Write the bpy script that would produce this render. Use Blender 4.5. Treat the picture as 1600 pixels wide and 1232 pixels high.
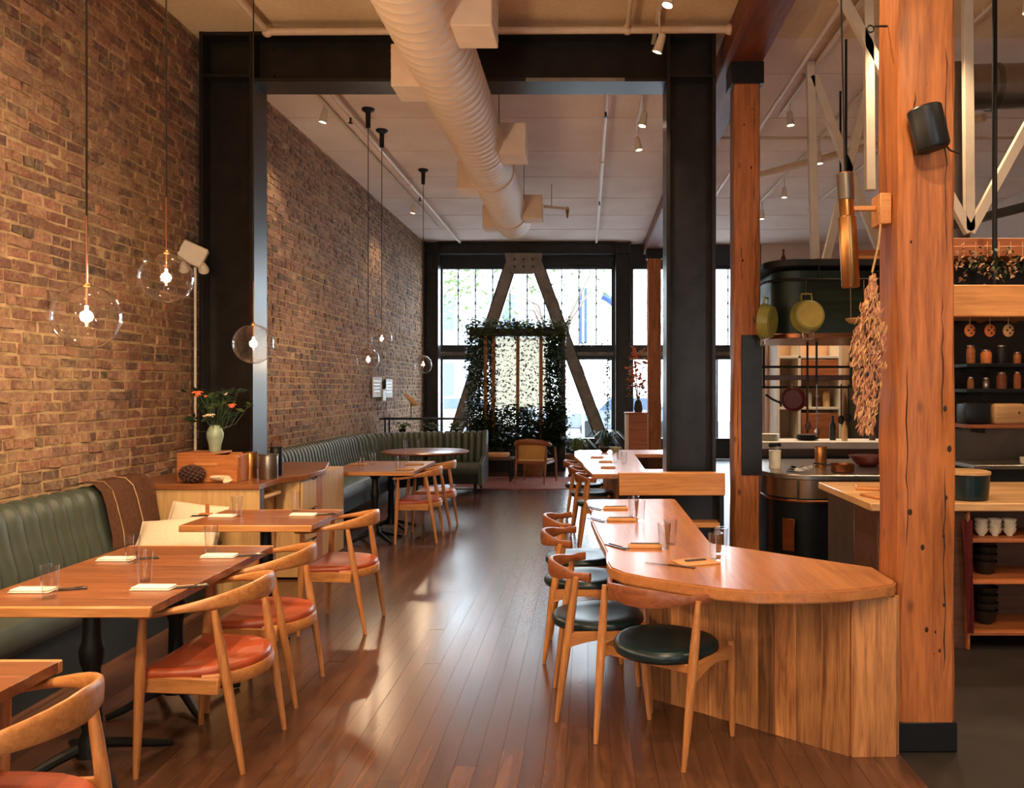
import bpy, bmesh, math, random
from math import sin, cos, pi, radians, sqrt, atan2
from mathutils import Vector, Matrix, Euler
random.seed(7)
for o in list(bpy.data.objects): bpy.data.objects.remove(o)
S = bpy.context.scene
COL = S.collection

# ------------------------------------------------------------------ camera, world, exposure
CAM_H, F, VX, VY = 1.6, 1300.0, 916.0, 607.0          # eye height, focal length and vanishing point in pixels of 1600x1232
cd = bpy.data.cameras.new('camera'); cam = bpy.data.objects.new('camera', cd); COL.objects.link(cam)
cd.sensor_width = 36.0; cd.lens = 36.0 * F / 1600
cd.shift_x = -(VX - 800) / 1600; cd.shift_y = -(616 - VY) / 1600
cd.clip_start = 0.05; cd.clip_end = 300
cam.location = (0, 0, CAM_H); cam.rotation_euler = (radians(90), 0, 0)
S.camera = cam
W = bpy.data.worlds.new('overcast_sky'); S.world = W; W.use_nodes = True
bg = W.node_tree.nodes['Background']; bg.inputs[0].default_value = (0.88, 0.94, 1.0, 1); bg.inputs[1].default_value = 13.5
vs = S.view_settings; vs.view_transform = 'Standard'; vs.look = 'None'; vs.gamma = 1.0; vs.exposure = 0.32; vs.use_curve_mapping = False
WARM = (1.0, 0.71, 0.43)
WARM2 = (1.0, 0.76, 0.53)

def at_floor(x, y): s = (y - VY) / CAM_H; return ((x - VX) / s, F / s)
def at_z(x, y, z): s = (y - VY) / (CAM_H - z); return ((x - VX) / s, F / s)

# room sizes (metres)
XW, ZC, YB, YF = -3.60, 4.85, 18.80, -3.2      # left wall, ceiling, window wall, wall behind the viewer
XK, XR, YC = 1.37, 7.2, 7.56                   # edge of dining floor, kitchen side wall, steel frame

# ------------------------------------------------------------------ materials
def L(r, g, b):
    f = lambda c: (c/255/12.92) if c/255 <= 0.04045 else ((c/255 + 0.055)/1.055)**2.4
    return (f(r), f(g), f(b), 1)
MATS = {}
class N:
    def __init__(s, name):
        s.m = bpy.data.materials.new(name); s.m.use_nodes = True; s.t = s.m.node_tree
        s.t.nodes.clear(); s.out = s.t.nodes.new('ShaderNodeOutputMaterial'); MATS[name] = s.m
    def n(s, k, **kw):
        d = s.t.nodes.new('ShaderNode' + k)
        for a, v in kw.items(): setattr(d, a, v)
        return d
    def l(s, a, b): s.t.links.new(a, b)
    def ramp(s, fac, stops):
        r = s.n('ValToRGB'); e = r.color_ramp.elements
        while len(e) < len(stops): e.new(0.5)
        for i, (p, c) in enumerate(stops): e[i].position = p; e[i].color = c
        s.l(fac, r.inputs[0]); return r.outputs[0]
    def noise(s, scale, detail=4, vec=None, dist=0.0, rough=0.55):
        x = s.n('TexNoise'); x.inputs['Scale'].default_value = scale; x.inputs['Detail'].default_value = detail
        x.inputs['Distortion'].default_value = dist; x.inputs['Roughness'].default_value = rough
        if vec is not None: s.l(vec, x.inputs['Vector'])
        return x
    def math(s, op, a, b=None):
        x = s.n('Math', operation=op)
        for i, v in enumerate((a, b)):
            if v is None: continue
            if isinstance(v, (int, float)): x.inputs[i].default_value = v
            else: s.l(v, x.inputs[i])
        return x.outputs[0]
    def mix(s, fac, a, b, mode='MIX'):
        x = s.n('Mix', data_type='RGBA', blend_type=mode)
        for i, v in ((0, fac), (6, a), (7, b)):
            if isinstance(v, (int, float)): x.inputs[i].default_value = v
            elif isinstance(v, tuple): x.inputs[i].default_value = v
            else: s.l(v, x.inputs[i])
        return x.outputs[2]
    def obj(s, scale=(1,1,1)):
        tc = s.n('TexCoord'); mp = s.n('Mapping'); mp.inputs['Scale'].default_value = scale
        s.l(tc.outputs['Object'], mp.inputs['Vector']); return mp.outputs[0]
    def world(s, scale=(1,1,1)):
        tc = s.n('NewGeometry'); mp = s.n('Mapping'); mp.inputs['Scale'].default_value = scale
        s.l(tc.outputs['Position'], mp.inputs['Vector']); return mp.outputs[0]
    def rnd(s):
        a = s.n('ObjectInfo').outputs['Random']; b = s.n('NewGeometry').outputs['Random Per Island']
        return s.math('FRACT', s.math('ADD', s.math('MULTIPLY', a, 7.31), b))
    def pbr(s, col, rough=0.5, metal=0.0, bump=None, bstr=0.2, bdist=0.01, coat=0.0, spec=0.5, sheen=0.0):
        p = s.n('BsdfPrincipled')
        if isinstance(col, tuple): p.inputs['Base Color'].default_value = col
        else: s.l(col, p.inputs['Base Color'])
        if isinstance(rough, (int, float)): p.inputs['Roughness'].default_value = rough
        else: s.l(rough, p.inputs['Roughness'])
        p.inputs['Metallic'].default_value = metal
        p.inputs['Specular IOR Level'].default_value = spec
        p.inputs['Coat Weight'].default_value = coat; p.inputs['Coat Roughness'].default_value = 0.12
        p.inputs['Sheen Weight'].default_value = sheen
        if bump is not None:
            b = s.n('Bump'); b.inputs['Strength'].default_value = bstr; b.inputs['Distance'].default_value = bdist
            s.l(bump, b.inputs['Height']); s.l(b.outputs[0], p.inputs['Normal'])
        s.l(p.outputs[0], s.out.inputs[0]); s.p = p
        return s.m

def plain(name, c, rough=0.5, metal=0.0, var=0.12, scale=14, bstr=0.08, coat=0.0, spec=0.5, sheen=0.0):
    g = N(name); v = g.obj(); nz = g.noise(scale, 5, v)
    lo = tuple(x*(1-var) for x in c[:3]) + (1,); hi = tuple(min(1, x*(1+var)) for x in c[:3]) + (1,)
    return g.pbr(g.ramp(nz.outputs[0], [(0.3, lo), (0.7, hi)]), rough, metal, nz.outputs[0], bstr, 0.004, coat, spec, sheen)

def wood(name, c1, c2, axis='X', rough=0.42, grain=1.0, var=0.35, coat=0.0, knots=0.0, use_world=False, spec=0.5):
    g = N(name); k = {'X': (0.5, 7, 7), 'Y': (7, 0.5, 7), 'Z': (7, 7, 0.5)}[axis]
    sc = tuple(q*2.2*grain for q in k)
    v = g.world(sc) if use_world else g.obj(sc)
    rnd = g.rnd()
    add = g.n('VectorMath', operation='ADD'); cmb = g.n('CombineXYZ')
    r20 = g.math('MULTIPLY', rnd, 37.0)
    for i in range(3): g.l(r20, cmb.inputs[i])
    g.l(v, add.inputs[0]); g.l(cmb.outputs[0], add.inputs[1])
    n1 = g.noise(1.0, 5, add.outputs[0], 1.2); n2 = g.noise(6.5, 3, add.outputs[0], 0.3)
    f = g.math('ADD', g.math('MULTIPLY', n1.outputs[0], 0.68), g.math('MULTIPLY', n2.outputs[0], 0.32))
    col = g.ramp(f, [(0.34, c1), (0.62, c2)])
    val = g.math('ADD', g.math('MULTIPLY', rnd, var), 1.0 - var*0.6)
    cc = g.n('HueSaturation'); g.l(val, cc.inputs['Value']); g.l(col, cc.inputs['Color'])
    col = cc.outputs[0]
    if knots > 0:
        kv = g.obj((3.1, 3.1, 1.6)) ; vo = g.n('TexVoronoi'); vo.inputs['Scale'].default_value = 1.5; g.l(kv, vo.inputs['Vector'])
        kf = g.ramp(vo.outputs['Distance'], [(0.03, (1,1,1,1)), (0.11, (0,0,0,1))])
        col = g.mix(g.math('MULTIPLY', kf, knots), col, tuple(x*0.18 for x in c1[:3]) + (1,))
    return g.pbr(col, rough, 0, f, 0.12 if coat == 0 else 0.03, 0.003 if coat == 0 else 0.001, coat, spec)

# --- glass: clear thin panes and shells
def glass(name, tint=(1,1,1,1), rough=0.02, base=0.05, rim=2.6):
    g = N(name); t = g.n('BsdfTransparent'); t.inputs[0].default_value = tint
    gl = g.n('BsdfGlossy'); gl.inputs['Roughness'].default_value = rough
    lw = g.n('LayerWeight'); lw.inputs[0].default_value = 0.35
    f = g.math('ADD', g.math('MULTIPLY', g.math('POWER', lw.outputs['Facing'], rim), 0.9), base)
    mx = g.n('MixShader'); g.l(f, mx.inputs[0]); g.l(t.outputs[0], mx.inputs[1]); g.l(gl.outputs[0], mx.inputs[2])
    g.l(mx.outputs[0], g.out.inputs[0]); return g.m
def emit(name, c, st):
    g = N(name); e = g.n('Emission'); e.inputs[0].default_value = (*c[:3], 1); e.inputs[1].default_value = st
    g.l(e.outputs[0], g.out.inputs[0]); return g.m

def brick_mat():
    g = N('old_brick'); v = g.world((1,1,1)); rnd = g.rnd()
    base = g.ramp(rnd, [(0.0, L(124,84,68)), (0.16, L(96,70,60)), (0.3, L(146,100,80)), (0.46, L(112,80,70)), (0.6, L(82,66,60)), (0.74, L(148,108,86)), (0.88, L(100,68,58)), (1.0, L(158,116,94))])
    n1 = g.noise(9.5, 7, v, 0.9, 0.7); n2 = g.noise(38, 4, v); n3 = g.noise(1.3, 4, v)
    smear = g.ramp(g.math('ADD', g.math('MULTIPLY', n1.outputs[0], 0.7), g.math('MULTIPLY', n3.outputs[0], 0.3)), [(0.44, (0,0,0,1)), (0.64, (1,1,1,1))])
    c = g.mix(g.math('MULTIPLY', smear, 0.78), base, L(166,138,102))
    d = g.ramp(n2.outputs[0], [(0.3, (0.68,0.68,0.68,1)), (0.7, (1.32,1.32,1.32,1))])
    c = g.mix(1.0, c, d, 'MULTIPLY')
    return g.pbr(c, 0.85, 0, g.math('ADD', n1.outputs[0], n2.outputs[0]), 0.5, 0.012, 0, 0.25)
def mortar_mat():
    g = N('lime_mortar'); v = g.world(); n1 = g.noise(9, 6, v); n2 = g.noise(60, 3, v)
    c = g.ramp(n1.outputs[0], [(0.3, L(134,108,80)), (0.7, L(194,164,124))])
    return g.pbr(c, 0.95, 0, n2.outputs[0], 0.6, 0.01, 0, 0.15)
def floor_mat():
    g = N('worn_fir_floor'); rnd = g.rnd(); v = g.world((16, 1.1, 1))
    add = g.n('VectorMath', operation='ADD'); cmb = g.n('CombineXYZ'); r20 = g.math('MULTIPLY', rnd, 51.0)
    for i in range(3): g.l(r20, cmb.inputs[i])
    g.l(v, add.inputs[0]); g.l(cmb.outputs[0], add.inputs[1])
    n1 = g.noise(1.5, 6, add.outputs[0], 0.8); n2 = g.noise(5.0, 3, add.outputs[0]); wv = g.world((5,0.5,1)); n3 = g.noise(1.7, 4, wv, 0.2)
    c = g.ramp(n1.outputs[0], [(0.3, L(70,45,33)), (0.55, L(94,61,43)), (0.8, L(110,73,51))])
    val = g.math('ADD', g.math('MULTIPLY', rnd, 0.42), 0.74); h = g.n('HueSaturation'); g.l(val, h.inputs['Value']); g.l(c, h.inputs['Color'])
    rg = g.ramp(n3.outputs[0], [(0.2, (0.21,)*3+(1,)), (0.8, (0.28,)*3+(1,))])
    return g.pbr(h.outputs[0], rg, 0, g.math('ADD', n1.outputs[0], g.math('MULTIPLY', n2.outputs[0], 0.5)), 0.08, 0.0015, 0.0, 0.9)
def ceil_mat(name, a, b):
    g = N(name); v = g.world((1, 1, 1)); n1 = g.noise(1.4, 5, v); n2 = g.noise(26, 4, g.world((1, 1, 1)))
    c = g.ramp(g.math('ADD', g.math('MULTIPLY', n1.outputs[0], 0.65), g.math('MULTIPLY', n2.outputs[0], 0.35)), [(0.35, a), (0.65, b)])
    return g.pbr(c, 0.85, 0, n2.outputs[0], 0.2, 0.01, 0, 0.2)

brick_mat(); mortar_mat(); floor_mat()
ceil_mat('ceiling_fibre', L(214,186,146), L(236,212,176)); ceil_mat('ceiling_paint', L(226,202,188), L(240,222,210))
plain('blackened_steel', L(46,43,41), 0.36, 0.6, 0.3, 5, 0.05)
plain('window_steel', L(40,46,52), 0.45, 0.3, 0.1, 8)
plain('black_iron', L(16,17,18), 0.5, 0.3, 0.2, 20)
plain('black_plastic', L(20,22,22), 0.38, 0, 0.1, 20)
plain('brace_steel', L(128,118,108), 0.55, 0.2, 0.3, 5)
wood('post_fir', L(126,68,30), L(190,114,56), 'Z', 0.55, 1.0, 0.08, 0, 0.9)
wood('beam_fir', L(84,40,24), L(130,64,36), 'Y', 0.6, 0.8, 0.1, 0, 0.3)
wood('chair_oak', L(158,98,50), L(198,136,78), 'X', 0.38, 2.2, 0.16)
wood('chair_oak_v', L(158,98,50), L(198,136,78), 'Z', 0.38, 2.2, 0.16)
wood('walnut_bow', L(112,60,36), L(150,88,52), 'Y', 0.36, 2.2, 0.12)
wood('table_wood', L(106,60,33), L(152,92,53), 'X', 0.3, 1.6, 0.28, 0.15)
wood('table_edge', L(160,98,50), L(196,132,72), 'Y', 0.35, 1.6, 0.1)
wood('bar_slab', L(160,100,58), L(194,130,78), 'Y', 0.30, 0.8, 0.05, 0.10, 0.0)
wood('bar_plank', L(120,70,38), L(212,148,88), 'Z', 0.45, 1.0, 1.0)
wood('cabinet_ply', L(186,146,92), L(208,170,114), 'Z', 0.5, 1.2, 0.08)
wood('crate_wood', L(150,84,40), L(188,116,60), 'X', 0.5, 1.6, 0.15)
wood('fir_board', L(176,112,60), L(214,150,88), 'X', 0.42, 1.2, 0.1)
wood('maple_top', L(186,138,90), L(214,170,118), 'X', 0.42, 1.2, 0.1)
wood('red_cedar', L(136,72,36), L(178,104,56), 'X', 0.5, 1.3, 0.3)
wood('dark_walnut', L(66,40,26), L(98,62,40), 'X', 0.45, 1.3, 0.2)
plain('rust_leather', L(156,68,36), 0.36, 0, 0.14, 9, 0.15)
plain('green_leather', L(15,38,43), 0.32, 0, 0.15, 12, 0.12)
plain('green_hide', L(62,70,60), 0.46, 0, 0.16, 9, 0.12, 0.0, 0.4, 0.05)
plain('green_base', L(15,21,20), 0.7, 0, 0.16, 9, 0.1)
plain('linen', L(222,206,178), 0.9, 0, 0.06, 60, 0.25, 0, 0.2)
plain('blanket', L(120,84,64), 0.95, 0, 0.2, 40, 0.3, 0, 0.2)
plain('napkin_white', L(232,224,208), 0.85, 0, 0.04, 40, 0.2, 0, 0.2)
plain('kraft_leather', L(196,142,88), 0.6, 0, 0.1, 30)
plain('dark_slot', L(60,38,26), 0.6)
plain('cutlery', L(120,110,100), 0.28, 0.9, 0.1, 20)
plain('white_paint', L(216,204,184), 0.55, 0, 0.06, 10)
plain('duct_paint', L(226,200,174), 0.65, 0, 0.05, 6)
plain('pipe_paint', L(214,190,164), 0.5, 0, 0.06, 10)
plain('brass', L(176,124,70), 0.3, 0.95, 0.12, 10)
plain('copper_pipe', L(150,92,58), 0.3, 0.95, 0.15, 10)
plain('steel', L(168,160,150), 0.28, 0.95, 0.12, 6)
plain('galvanised', L(130,122,112), 0.34, 0.9, 0.2, 4)
plain('hood_green', L(34,48,42), 0.4, 0.4, 0.2, 4)
plain('range_black', L(12,18,24), 0.3, 0.2, 0.15, 6)
plain('olive_enamel', L(140,134,62), 0.35, 0, 0.15, 8)
plain('pale_enamel', L(176,158,84), 0.4, 0, 0.12, 8)
plain('dark_green_enamel', L(18,36,36), 0.3, 0, 0.1, 8)
plain('red_bowl', L(88,30,24), 0.35, 0, 0.15, 8)
plain('black_bowl', L(20,18,18), 0.5, 0, 0.2, 20)
plain('cream_bowl', L(214,206,184), 0.45, 0, 0.05, 20)
plain('celadon', L(140,156,132), 0.35, 0, 0.15, 14)
plain('leaf_dark', L(40,62,34), 0.55, 0, 0.35, 9)
plain('leaf_light', L(92,112,58), 0.55, 0, 0.35, 9)
plain('dried_herb', L(170,132,92), 0.9, 0, 0.4, 30)
plain('straw', L(204,160,108), 0.9, 0, 0.25, 30)
plain('flower_orange', L(226,110,70), 0.7, 0, 0.1, 20)
plain('flower_cream', L(236,214,182), 0.7, 0, 0.06, 20)
plain('rope', L(180,146,104), 0.9, 0, 0.15, 80)
plain('terracotta', L(150,96,64), 0.8)
plain('cane', L(196,150,92), 0.7, 0, 0.2, 60)
plain('rug', L(150,92,80), 0.95, 0, 0.35, 7)
plain('kitchen_floor', L(40,34,30), 0.5, 0, 0.2, 4)
plain('tan_wall', L(200,158,120), 0.8, 0, 0.06, 3)
plain('kitchen_plaster', L(206,190,180), 0.85, 0, 0.05, 3)
plain('fridge_grey', L(96,100,96), 0.35, 0.6, 0.1, 3)
plain('marble', L(226,214,200), 0.4, 0, 0.06, 4)
plain('black_tile', L(30,28,28), 0.3, 0, 0.2, 6)
plain('towel_red', L(110,34,34), 0.9)
plain('paper', L(224,222,216), 0.8, 0, 0.03, 30)
plain('squash', L(214,120,60), 0.5)
plain('bread', L(214,170,120), 0.8)
plain('pine_cone', L(70,44,34), 0.85, 0, 0.4, 40, 0.4)
plain('shell', L(226,200,164), 0.6)
plain('street', L(128,130,134), 0.9)
plain('facade_white', L(150,156,162), 0.9, 0, 0.04, 2)
plain('facade_window', L(60,74,92), 0.2)
plain('sign_blue', L(28,52,110), 0.6)
plain('car_paint', L(110,116,126), 0.25, 0.3)
plain('bark', L(96,84,74), 0.9)
plain('wood_joint', L(46,30,22), 0.9)
plain('bronze_band', L(150,124,102), 0.3, 0.9, 0.15, 5)
plain('dried_pink', L(176,124,100), 0.9, 0, 0.35, 30)
glass('clear_glass', (1,1,1,1), 0.03, 0.06, 1.8); glass('window_glass', (0.94,0.98,1,1), 0.01, 0.02); glass('tumbler_glass', (0.98,0.98,0.98,1), 0.03, 0.06)
emit('bulb_glow', (1.0, 0.72, 0.42), 25); emit('spot_glow', (1.0, 0.86, 0.66), 30)
# translucent cream cloth
g = N('cream_cloth'); v = g.obj(); nz = g.noise(30, 3, v); c = g.ramp(nz.outputs[0], [(0.3, L(226,216,186)), (0.7, L(240,232,208))])
d = g.n('BsdfDiffuse'); t = g.n('BsdfTranslucent'); mx = g.n('MixShader'); mx.inputs[0].default_value = 0.6
g.l(c, d.inputs[0]); g.l(c, t.inputs[0]); g.l(d.outputs[0], mx.inputs[1]); g.l(t.outputs[0], mx.inputs[2]); g.l(mx.outputs[0], g.out.inputs[0])

# ------------------------------------------------------------------ mesh helpers
def B(): return bmesh.new()
def box(bm, x0, x1, y0, y1, z0, z1, bev=0.0, M=None, seg=1):
    t = bmesh.new(); bmesh.ops.create_cube(t, size=1)
    for v in t.verts: v.co = Vector(((x0+x1)/2 + v.co.x*(x1-x0), (y0+y1)/2 + v.co.y*(y1-y0), (z0+z1)/2 + v.co.z*(z1-z0)))
    if bev > 0: bmesh.ops.bevel(t, geom=t.edges[:], offset=bev, segments=seg, affect='EDGES', profile=0.5)
    app(bm, t, M); return bm
def app(bm, t, M=None):
    t.verts.index_update(); vm = [bm.verts.new(M @ v.co if M else v.co) for v in t.verts]
    for f in t.faces:
        try: bm.faces.new([vm[v.index] for v in f.verts])
        except ValueError: pass
    t.free()
def ring_skin(bm, rings, closed=False, cap0=True, cap1=True):
    R = [[bm.verts.new(p) for p in r] for r in rings]; n = len(R[0]); m = len(R)
    for i in range(m if closed else m-1):
        a, b = R[i], R[(i+1) % m]
        for j in range(n): bm.faces.new((a[j], a[(j+1)%n], b[(j+1)%n], b[j]))
    if not closed:
        if cap0: bm.faces.new(R[0][::-1])
        if cap1: bm.faces.new(R[-1])
    return R
def tube(bm, pts, rad, seg=8, sq=1.0, closed=False):
    pts = [Vector(p) for p in pts]; n = len(pts)
    if isinstance(rad, (int, float)): rad = [rad]*n
    rings = []; u = None
    for i, p in enumerate(pts):
        if closed: t = pts[(i+1)%n] - pts[i-1]
        else: t = pts[min(i+1, n-1)] - pts[max(i-1, 0)]
        t.normalize()
        if u is None: u = t.orthogonal().normalized() if abs(t.z) < 0.9 else Vector((1,0,0))
        u = (u - t*u.dot(t)).normalized(); w = t.cross(u)
        rings.append([p + u*cos(2*pi*k/seg)*rad[i] + w*sin(2*pi*k/seg)*rad[i]*sq for k in range(seg)])
    ring_skin(bm, rings, closed); return bm
def lathe(bm, prof, seg=20, c=(0,0,0), M=None):
    t = bmesh.new(); cx, cy, cz = c
    rings = [[Vector((cx + r*cos(2*pi*k/seg), cy + r*sin(2*pi*k/seg), cz + z)) for k in range(seg)] for r, z in prof]
    ring_skin(t, rings); app(bm, t, M); return bm
def prism(bm, poly, z0, z1, bev=0.0, M=None, seg=1):
    t = bmesh.new(); f = t.faces.new([t.verts.new((x, y, z0)) for x, y in poly])
    if f.normal.z > 0 : pass
    r = bmesh.ops.extrude_face_region(t, geom=[f]); vs = [e for e in r['geom'] if isinstance(e, bmesh.types.BMVert)]
    for v in vs: v.co.z = z1
    bmesh.ops.recalc_face_normals(t, faces=t.faces[:])
    if bev > 0: bmesh.ops.bevel(t, geom=[e for e in t.edges if abs(e.verts[0].co.z - e.verts[1].co.z) < 1e-6], offset=bev, segments=seg, affect='EDGES')
    app(bm, t, M); return bm
def blade(bm, stn, seg=12, power=0.7):
    """rail swept through stations (pos, half_thickness, half_height); thickness lies flat and across the path"""
    P = [Vector(s[0]) for s in stn]; rings = []; n = len(P)
    for i, (p, a, b) in enumerate(stn):
        t = P[min(i+1, n-1)] - P[max(i-1, 0)]; t.z = 0; t.normalize(); nn = Vector((t.y, -t.x, 0)); r = []
        for k in range(seg):
            q = 2*pi*k/seg; c_, s_ = cos(q), sin(q)
            c_ = math.copysign(abs(c_)**power, c_); s_ = math.copysign(abs(s_)**power, s_)
            r.append(P[i] + nn*a*c_ + Vector((0,0,b*s_)))
        rings.append(r)
    ring_skin(bm, rings); return bm
def pad(bm, outline, layers, z=0, flat=False):
    cx = sum(p[0] for p in outline)/len(outline); cy = sum(p[1] for p in outline)/len(outline)
    rings = [[Vector((cx + (x-cx)*k, cy + (y-cy)*k, z + dz)) for x, y in outline] for k, dz in layers]
    ring_skin(bm, rings); return bm
def sphere(bm, c, r, seg=16, rg=10, sx=1, sy=1, sz=1, M=None):
    prof = [(max(1e-4, r*sin(pi*i/rg)), -r*cos(pi*i/rg)) for i in range(rg+1)]
    t = bmesh.new()
    rings = [[Vector((rr*cos(2*pi*k/seg)*sx, rr*sin(2*pi*k/seg)*sy, z*sz)) for k in range(seg)] for rr, z in prof]
    ring_skin(t, rings)
    T = Matrix.Translation(Vector(c)); app(bm, t, T @ M if M else T); return bm
def path_sweep(bm, path, prof, cap=True):
    """prof: (d, z); d is measured to the right of the path"""
    n = len(path); rings = []
    for i, (x, y) in enumerate(path):
        a = Vector(path[max(i-1,0)]); b = Vector(path[min(i+1,n-1)]); t = (b-a).normalized(); r = Vector((t.y, -t.x))
        rings.append([Vector((x + r.x*d, y + r.y*d, z)) for d, z in prof])
    ring_skin(bm, rings, False, cap, cap); return bm
def rot(ax, deg): return Matrix.Rotation(radians(deg), 4, ax)
def T(x, y, z): return Matrix.Translation((x, y, z))

def mesh(bm, name, mat, smooth=True, ang=0.7):
    bmesh.ops.recalc_face_normals(bm, faces=bm.faces[:])
    me = bpy.data.meshes.new(name); bm.to_mesh(me); bm.free()
    me.materials.append(MATS[mat])
    if smooth:
        me.polygons.foreach_set('use_smooth', [True]*len(me.polygons)); me.set_sharp_from_angle(angle=ang)
    return me
def put(me, name, parent=None, loc=(0,0,0), rz=0.0):
    o = bpy.data.objects.new(name, me); COL.objects.link(o); o.parent = parent; o.location = loc
    if isinstance(rz, (tuple, list)): o.rotation_euler = rz
    else: o.rotation_euler = (0, 0, rz)
    return o
def obj(name, bm, mat, parent=None, loc=(0,0,0), rz=0.0, smooth=True, label=None):
    o = put(mesh(bm, name, mat, smooth), name, parent, loc, rz)
    if label: o['label'] = label
    return o
def tag(o, label, cat, group=None):
    o['label'] = label; o['category'] = cat
    if group: o['group'] = group
    return o
def thing(name, label, cat, loc=(0,0,0), rz=0.0, group=None):
    o = bpy.data.objects.new(name, None); COL.objects.link(o); o.location = loc; o.empty_display_size = 0.1
    if isinstance(rz, (tuple, list)): o.rotation_euler = rz
    else: o.rotation_euler = (0, 0, rz)
    return tag(o, label, cat, group)
def struct(o): o['kind'] = 'structure'; return o
def dup(root, loc, rz=0.0, label=None, group=None):
    r = root.copy(); COL.objects.link(r); r.location = loc
    r.rotation_euler = rz if isinstance(rz, (tuple, list)) else (0, 0, rz)
    if label: r['label'] = label
    if group: r['group'] = group
    for ch in KIDS(root):
        c = ch.copy(); COL.objects.link(c); c.parent = r
        for g2 in KIDS(ch):
            d2 = g2.copy(); COL.objects.link(d2); d2.parent = c
    return r
def KIDS(o):
    return [x for x in COL.objects if x.parent == o]
def light(kind, loc, power, color, parent=None, size=0.05, rot_=None, spot=None, blend=0.5):
    d = bpy.data.lights.new('lamp_light', kind); d.energy = power; d.color = color
    if kind in ('POINT', 'SPOT'): d.shadow_soft_size = size
    if kind == 'SPOT': d.spot_size = radians(spot); d.spot_blend = blend
    o = bpy.data.objects.new('lamp_light', d); COL.objects.link(o); o.location = loc; o.parent = parent
    if rot_: o.rotation_euler = rot_
    return o

# ================================================================== SETTING
# ---- dining floor of long boards
PW = 0.095
fl = struct(obj('floor', box(B(), XW, XK, YF, YB, -0.12, -0.012), 'wood_joint', smooth=False))
planks = []
ncol = int((XK - XW)/PW); rr = random.Random(3)
for i in range(ncol + 1):
    x0 = XW + i*PW; x1 = min(x0 + PW, XK)
    if x1 - x0 < 0.02: continue
    y = YF + rr.uniform(-2.0, 0)
    while y < YB:
        ln = rr.uniform(1.3, 3.0); a, b_ = max(y, YF), min(y + ln, YB)
        if b_ - a > 0.03: planks.append((x0, x1, a, b_))
        y += ln
def plank_seen(p):
    x0, x1, a, b_ = p; b2 = max(b_, 3.4)
    xm = (x0+x1)/2; s = F/max(a, 3.4); px = VX + xm*s
    return b_ > 3.34 and -20 < VX + xm*F/b2 and xm > -2.75
seen = sorted([p for p in planks if plank_seen(p)], key=lambda p: max(p[2], 3.3))
near = set(seen[:298])
rest = B(); J = 0.0007
PM = {}
for p in planks:
    x0, x1, a, b_ = p; dz = rr.uniform(-0.0006, 0.0006)
    if p in near:
        o = obj('plank', box(B(), -(x1-x0)/2 + J, (x1-x0)/2 - J, -(b_-a)/2 + J, (b_-a)/2 - J, -0.02, dz), 'worn_fir_floor', fl, ((x0+x1)/2, (a+b_)/2, 0), smooth=False)
    else:
        box(rest, x0 + J, x1 - J, a + J, b_ - J, -0.02, dz)
o = obj('plank_field', rest, 'worn_fir_floor', fl, smooth=False); o['kind'] = 'stuff'
struct(obj('floor_kitchen', box(B(), XK, XR, YF, YB, -0.12, -0.002), 'kitchen_floor', smooth=False))

# ---- left brick wall: mortar bed, single bricks, the rest of the courses
wl = struct(obj('wall_left', box(B(), XW - 0.25, XW, YF, YB, 0, ZC), 'lime_mortar', smooth=False))
CH, BL, JT = 0.0755, 0.213, 0.0135
rb = random.Random(11)
def brick_geo(bm, yc, zc, ln, h, proud, tilt):
    t = bmesh.new(); bmesh.ops.create_cube(t, size=1)
    for v in t.verts:
        f = 1.0 if v.co.x < 0 else 0.94
        v.co = Vector(((v.co.x + 0.5)*proud*(1 + 0.25*rb.uniform(-1, 1)) - 0.004, v.co.y*ln*f + rb.uniform(-0.006, 0.006), v.co.z*h*f + rb.uniform(-0.006, 0.006) + v.co.y*ln*tilt))
    app(bm, t, T(XW, yc, zc))
bricks = []
for k in range(int(ZC/CH)):
    z = (k + 0.5)*CH; head = (k % 6 == 4); ln0 = 0.102 if head else BL
    y = YF - rb.uniform(0, ln0)
    drift = rb.uniform(-0.004, 0.004)
    while y < YB:
        ln = ln0*rb.uniform(0.88, 1.1)
        if y > YF: bricks.append((y + ln/2, z + drift, ln - JT, CH - JT*rb.uniform(0.8, 1.5), rb.uniform(0.004, 0.022), rb.uniform(-0.045, 0.045)))
        y += ln
cand = sorted([b for b in bricks if b[0] > 5.12 and b[1] > 0.86 and b[1] < 0.97*(1.6 + b[0]*607/1300)], key=lambda b: b[0] - 0.0*b[1])
single = set(id(b) for b in cand[:298]); field = B()
for b in bricks:
    if id(b) in single:
        bm = B(); brick_geo(bm, 0, 0, *b[2:]); 
        for v in bm.verts: v.co.x -= XW
        obj('brick', bm, 'old_brick', wl, (XW, b[0], b[1]), smooth=False)
    else: brick_geo(field, *b)
o = obj('brick_courses', field, 'old_brick', wl, smooth=False); o['kind'] = 'stuff'

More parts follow.
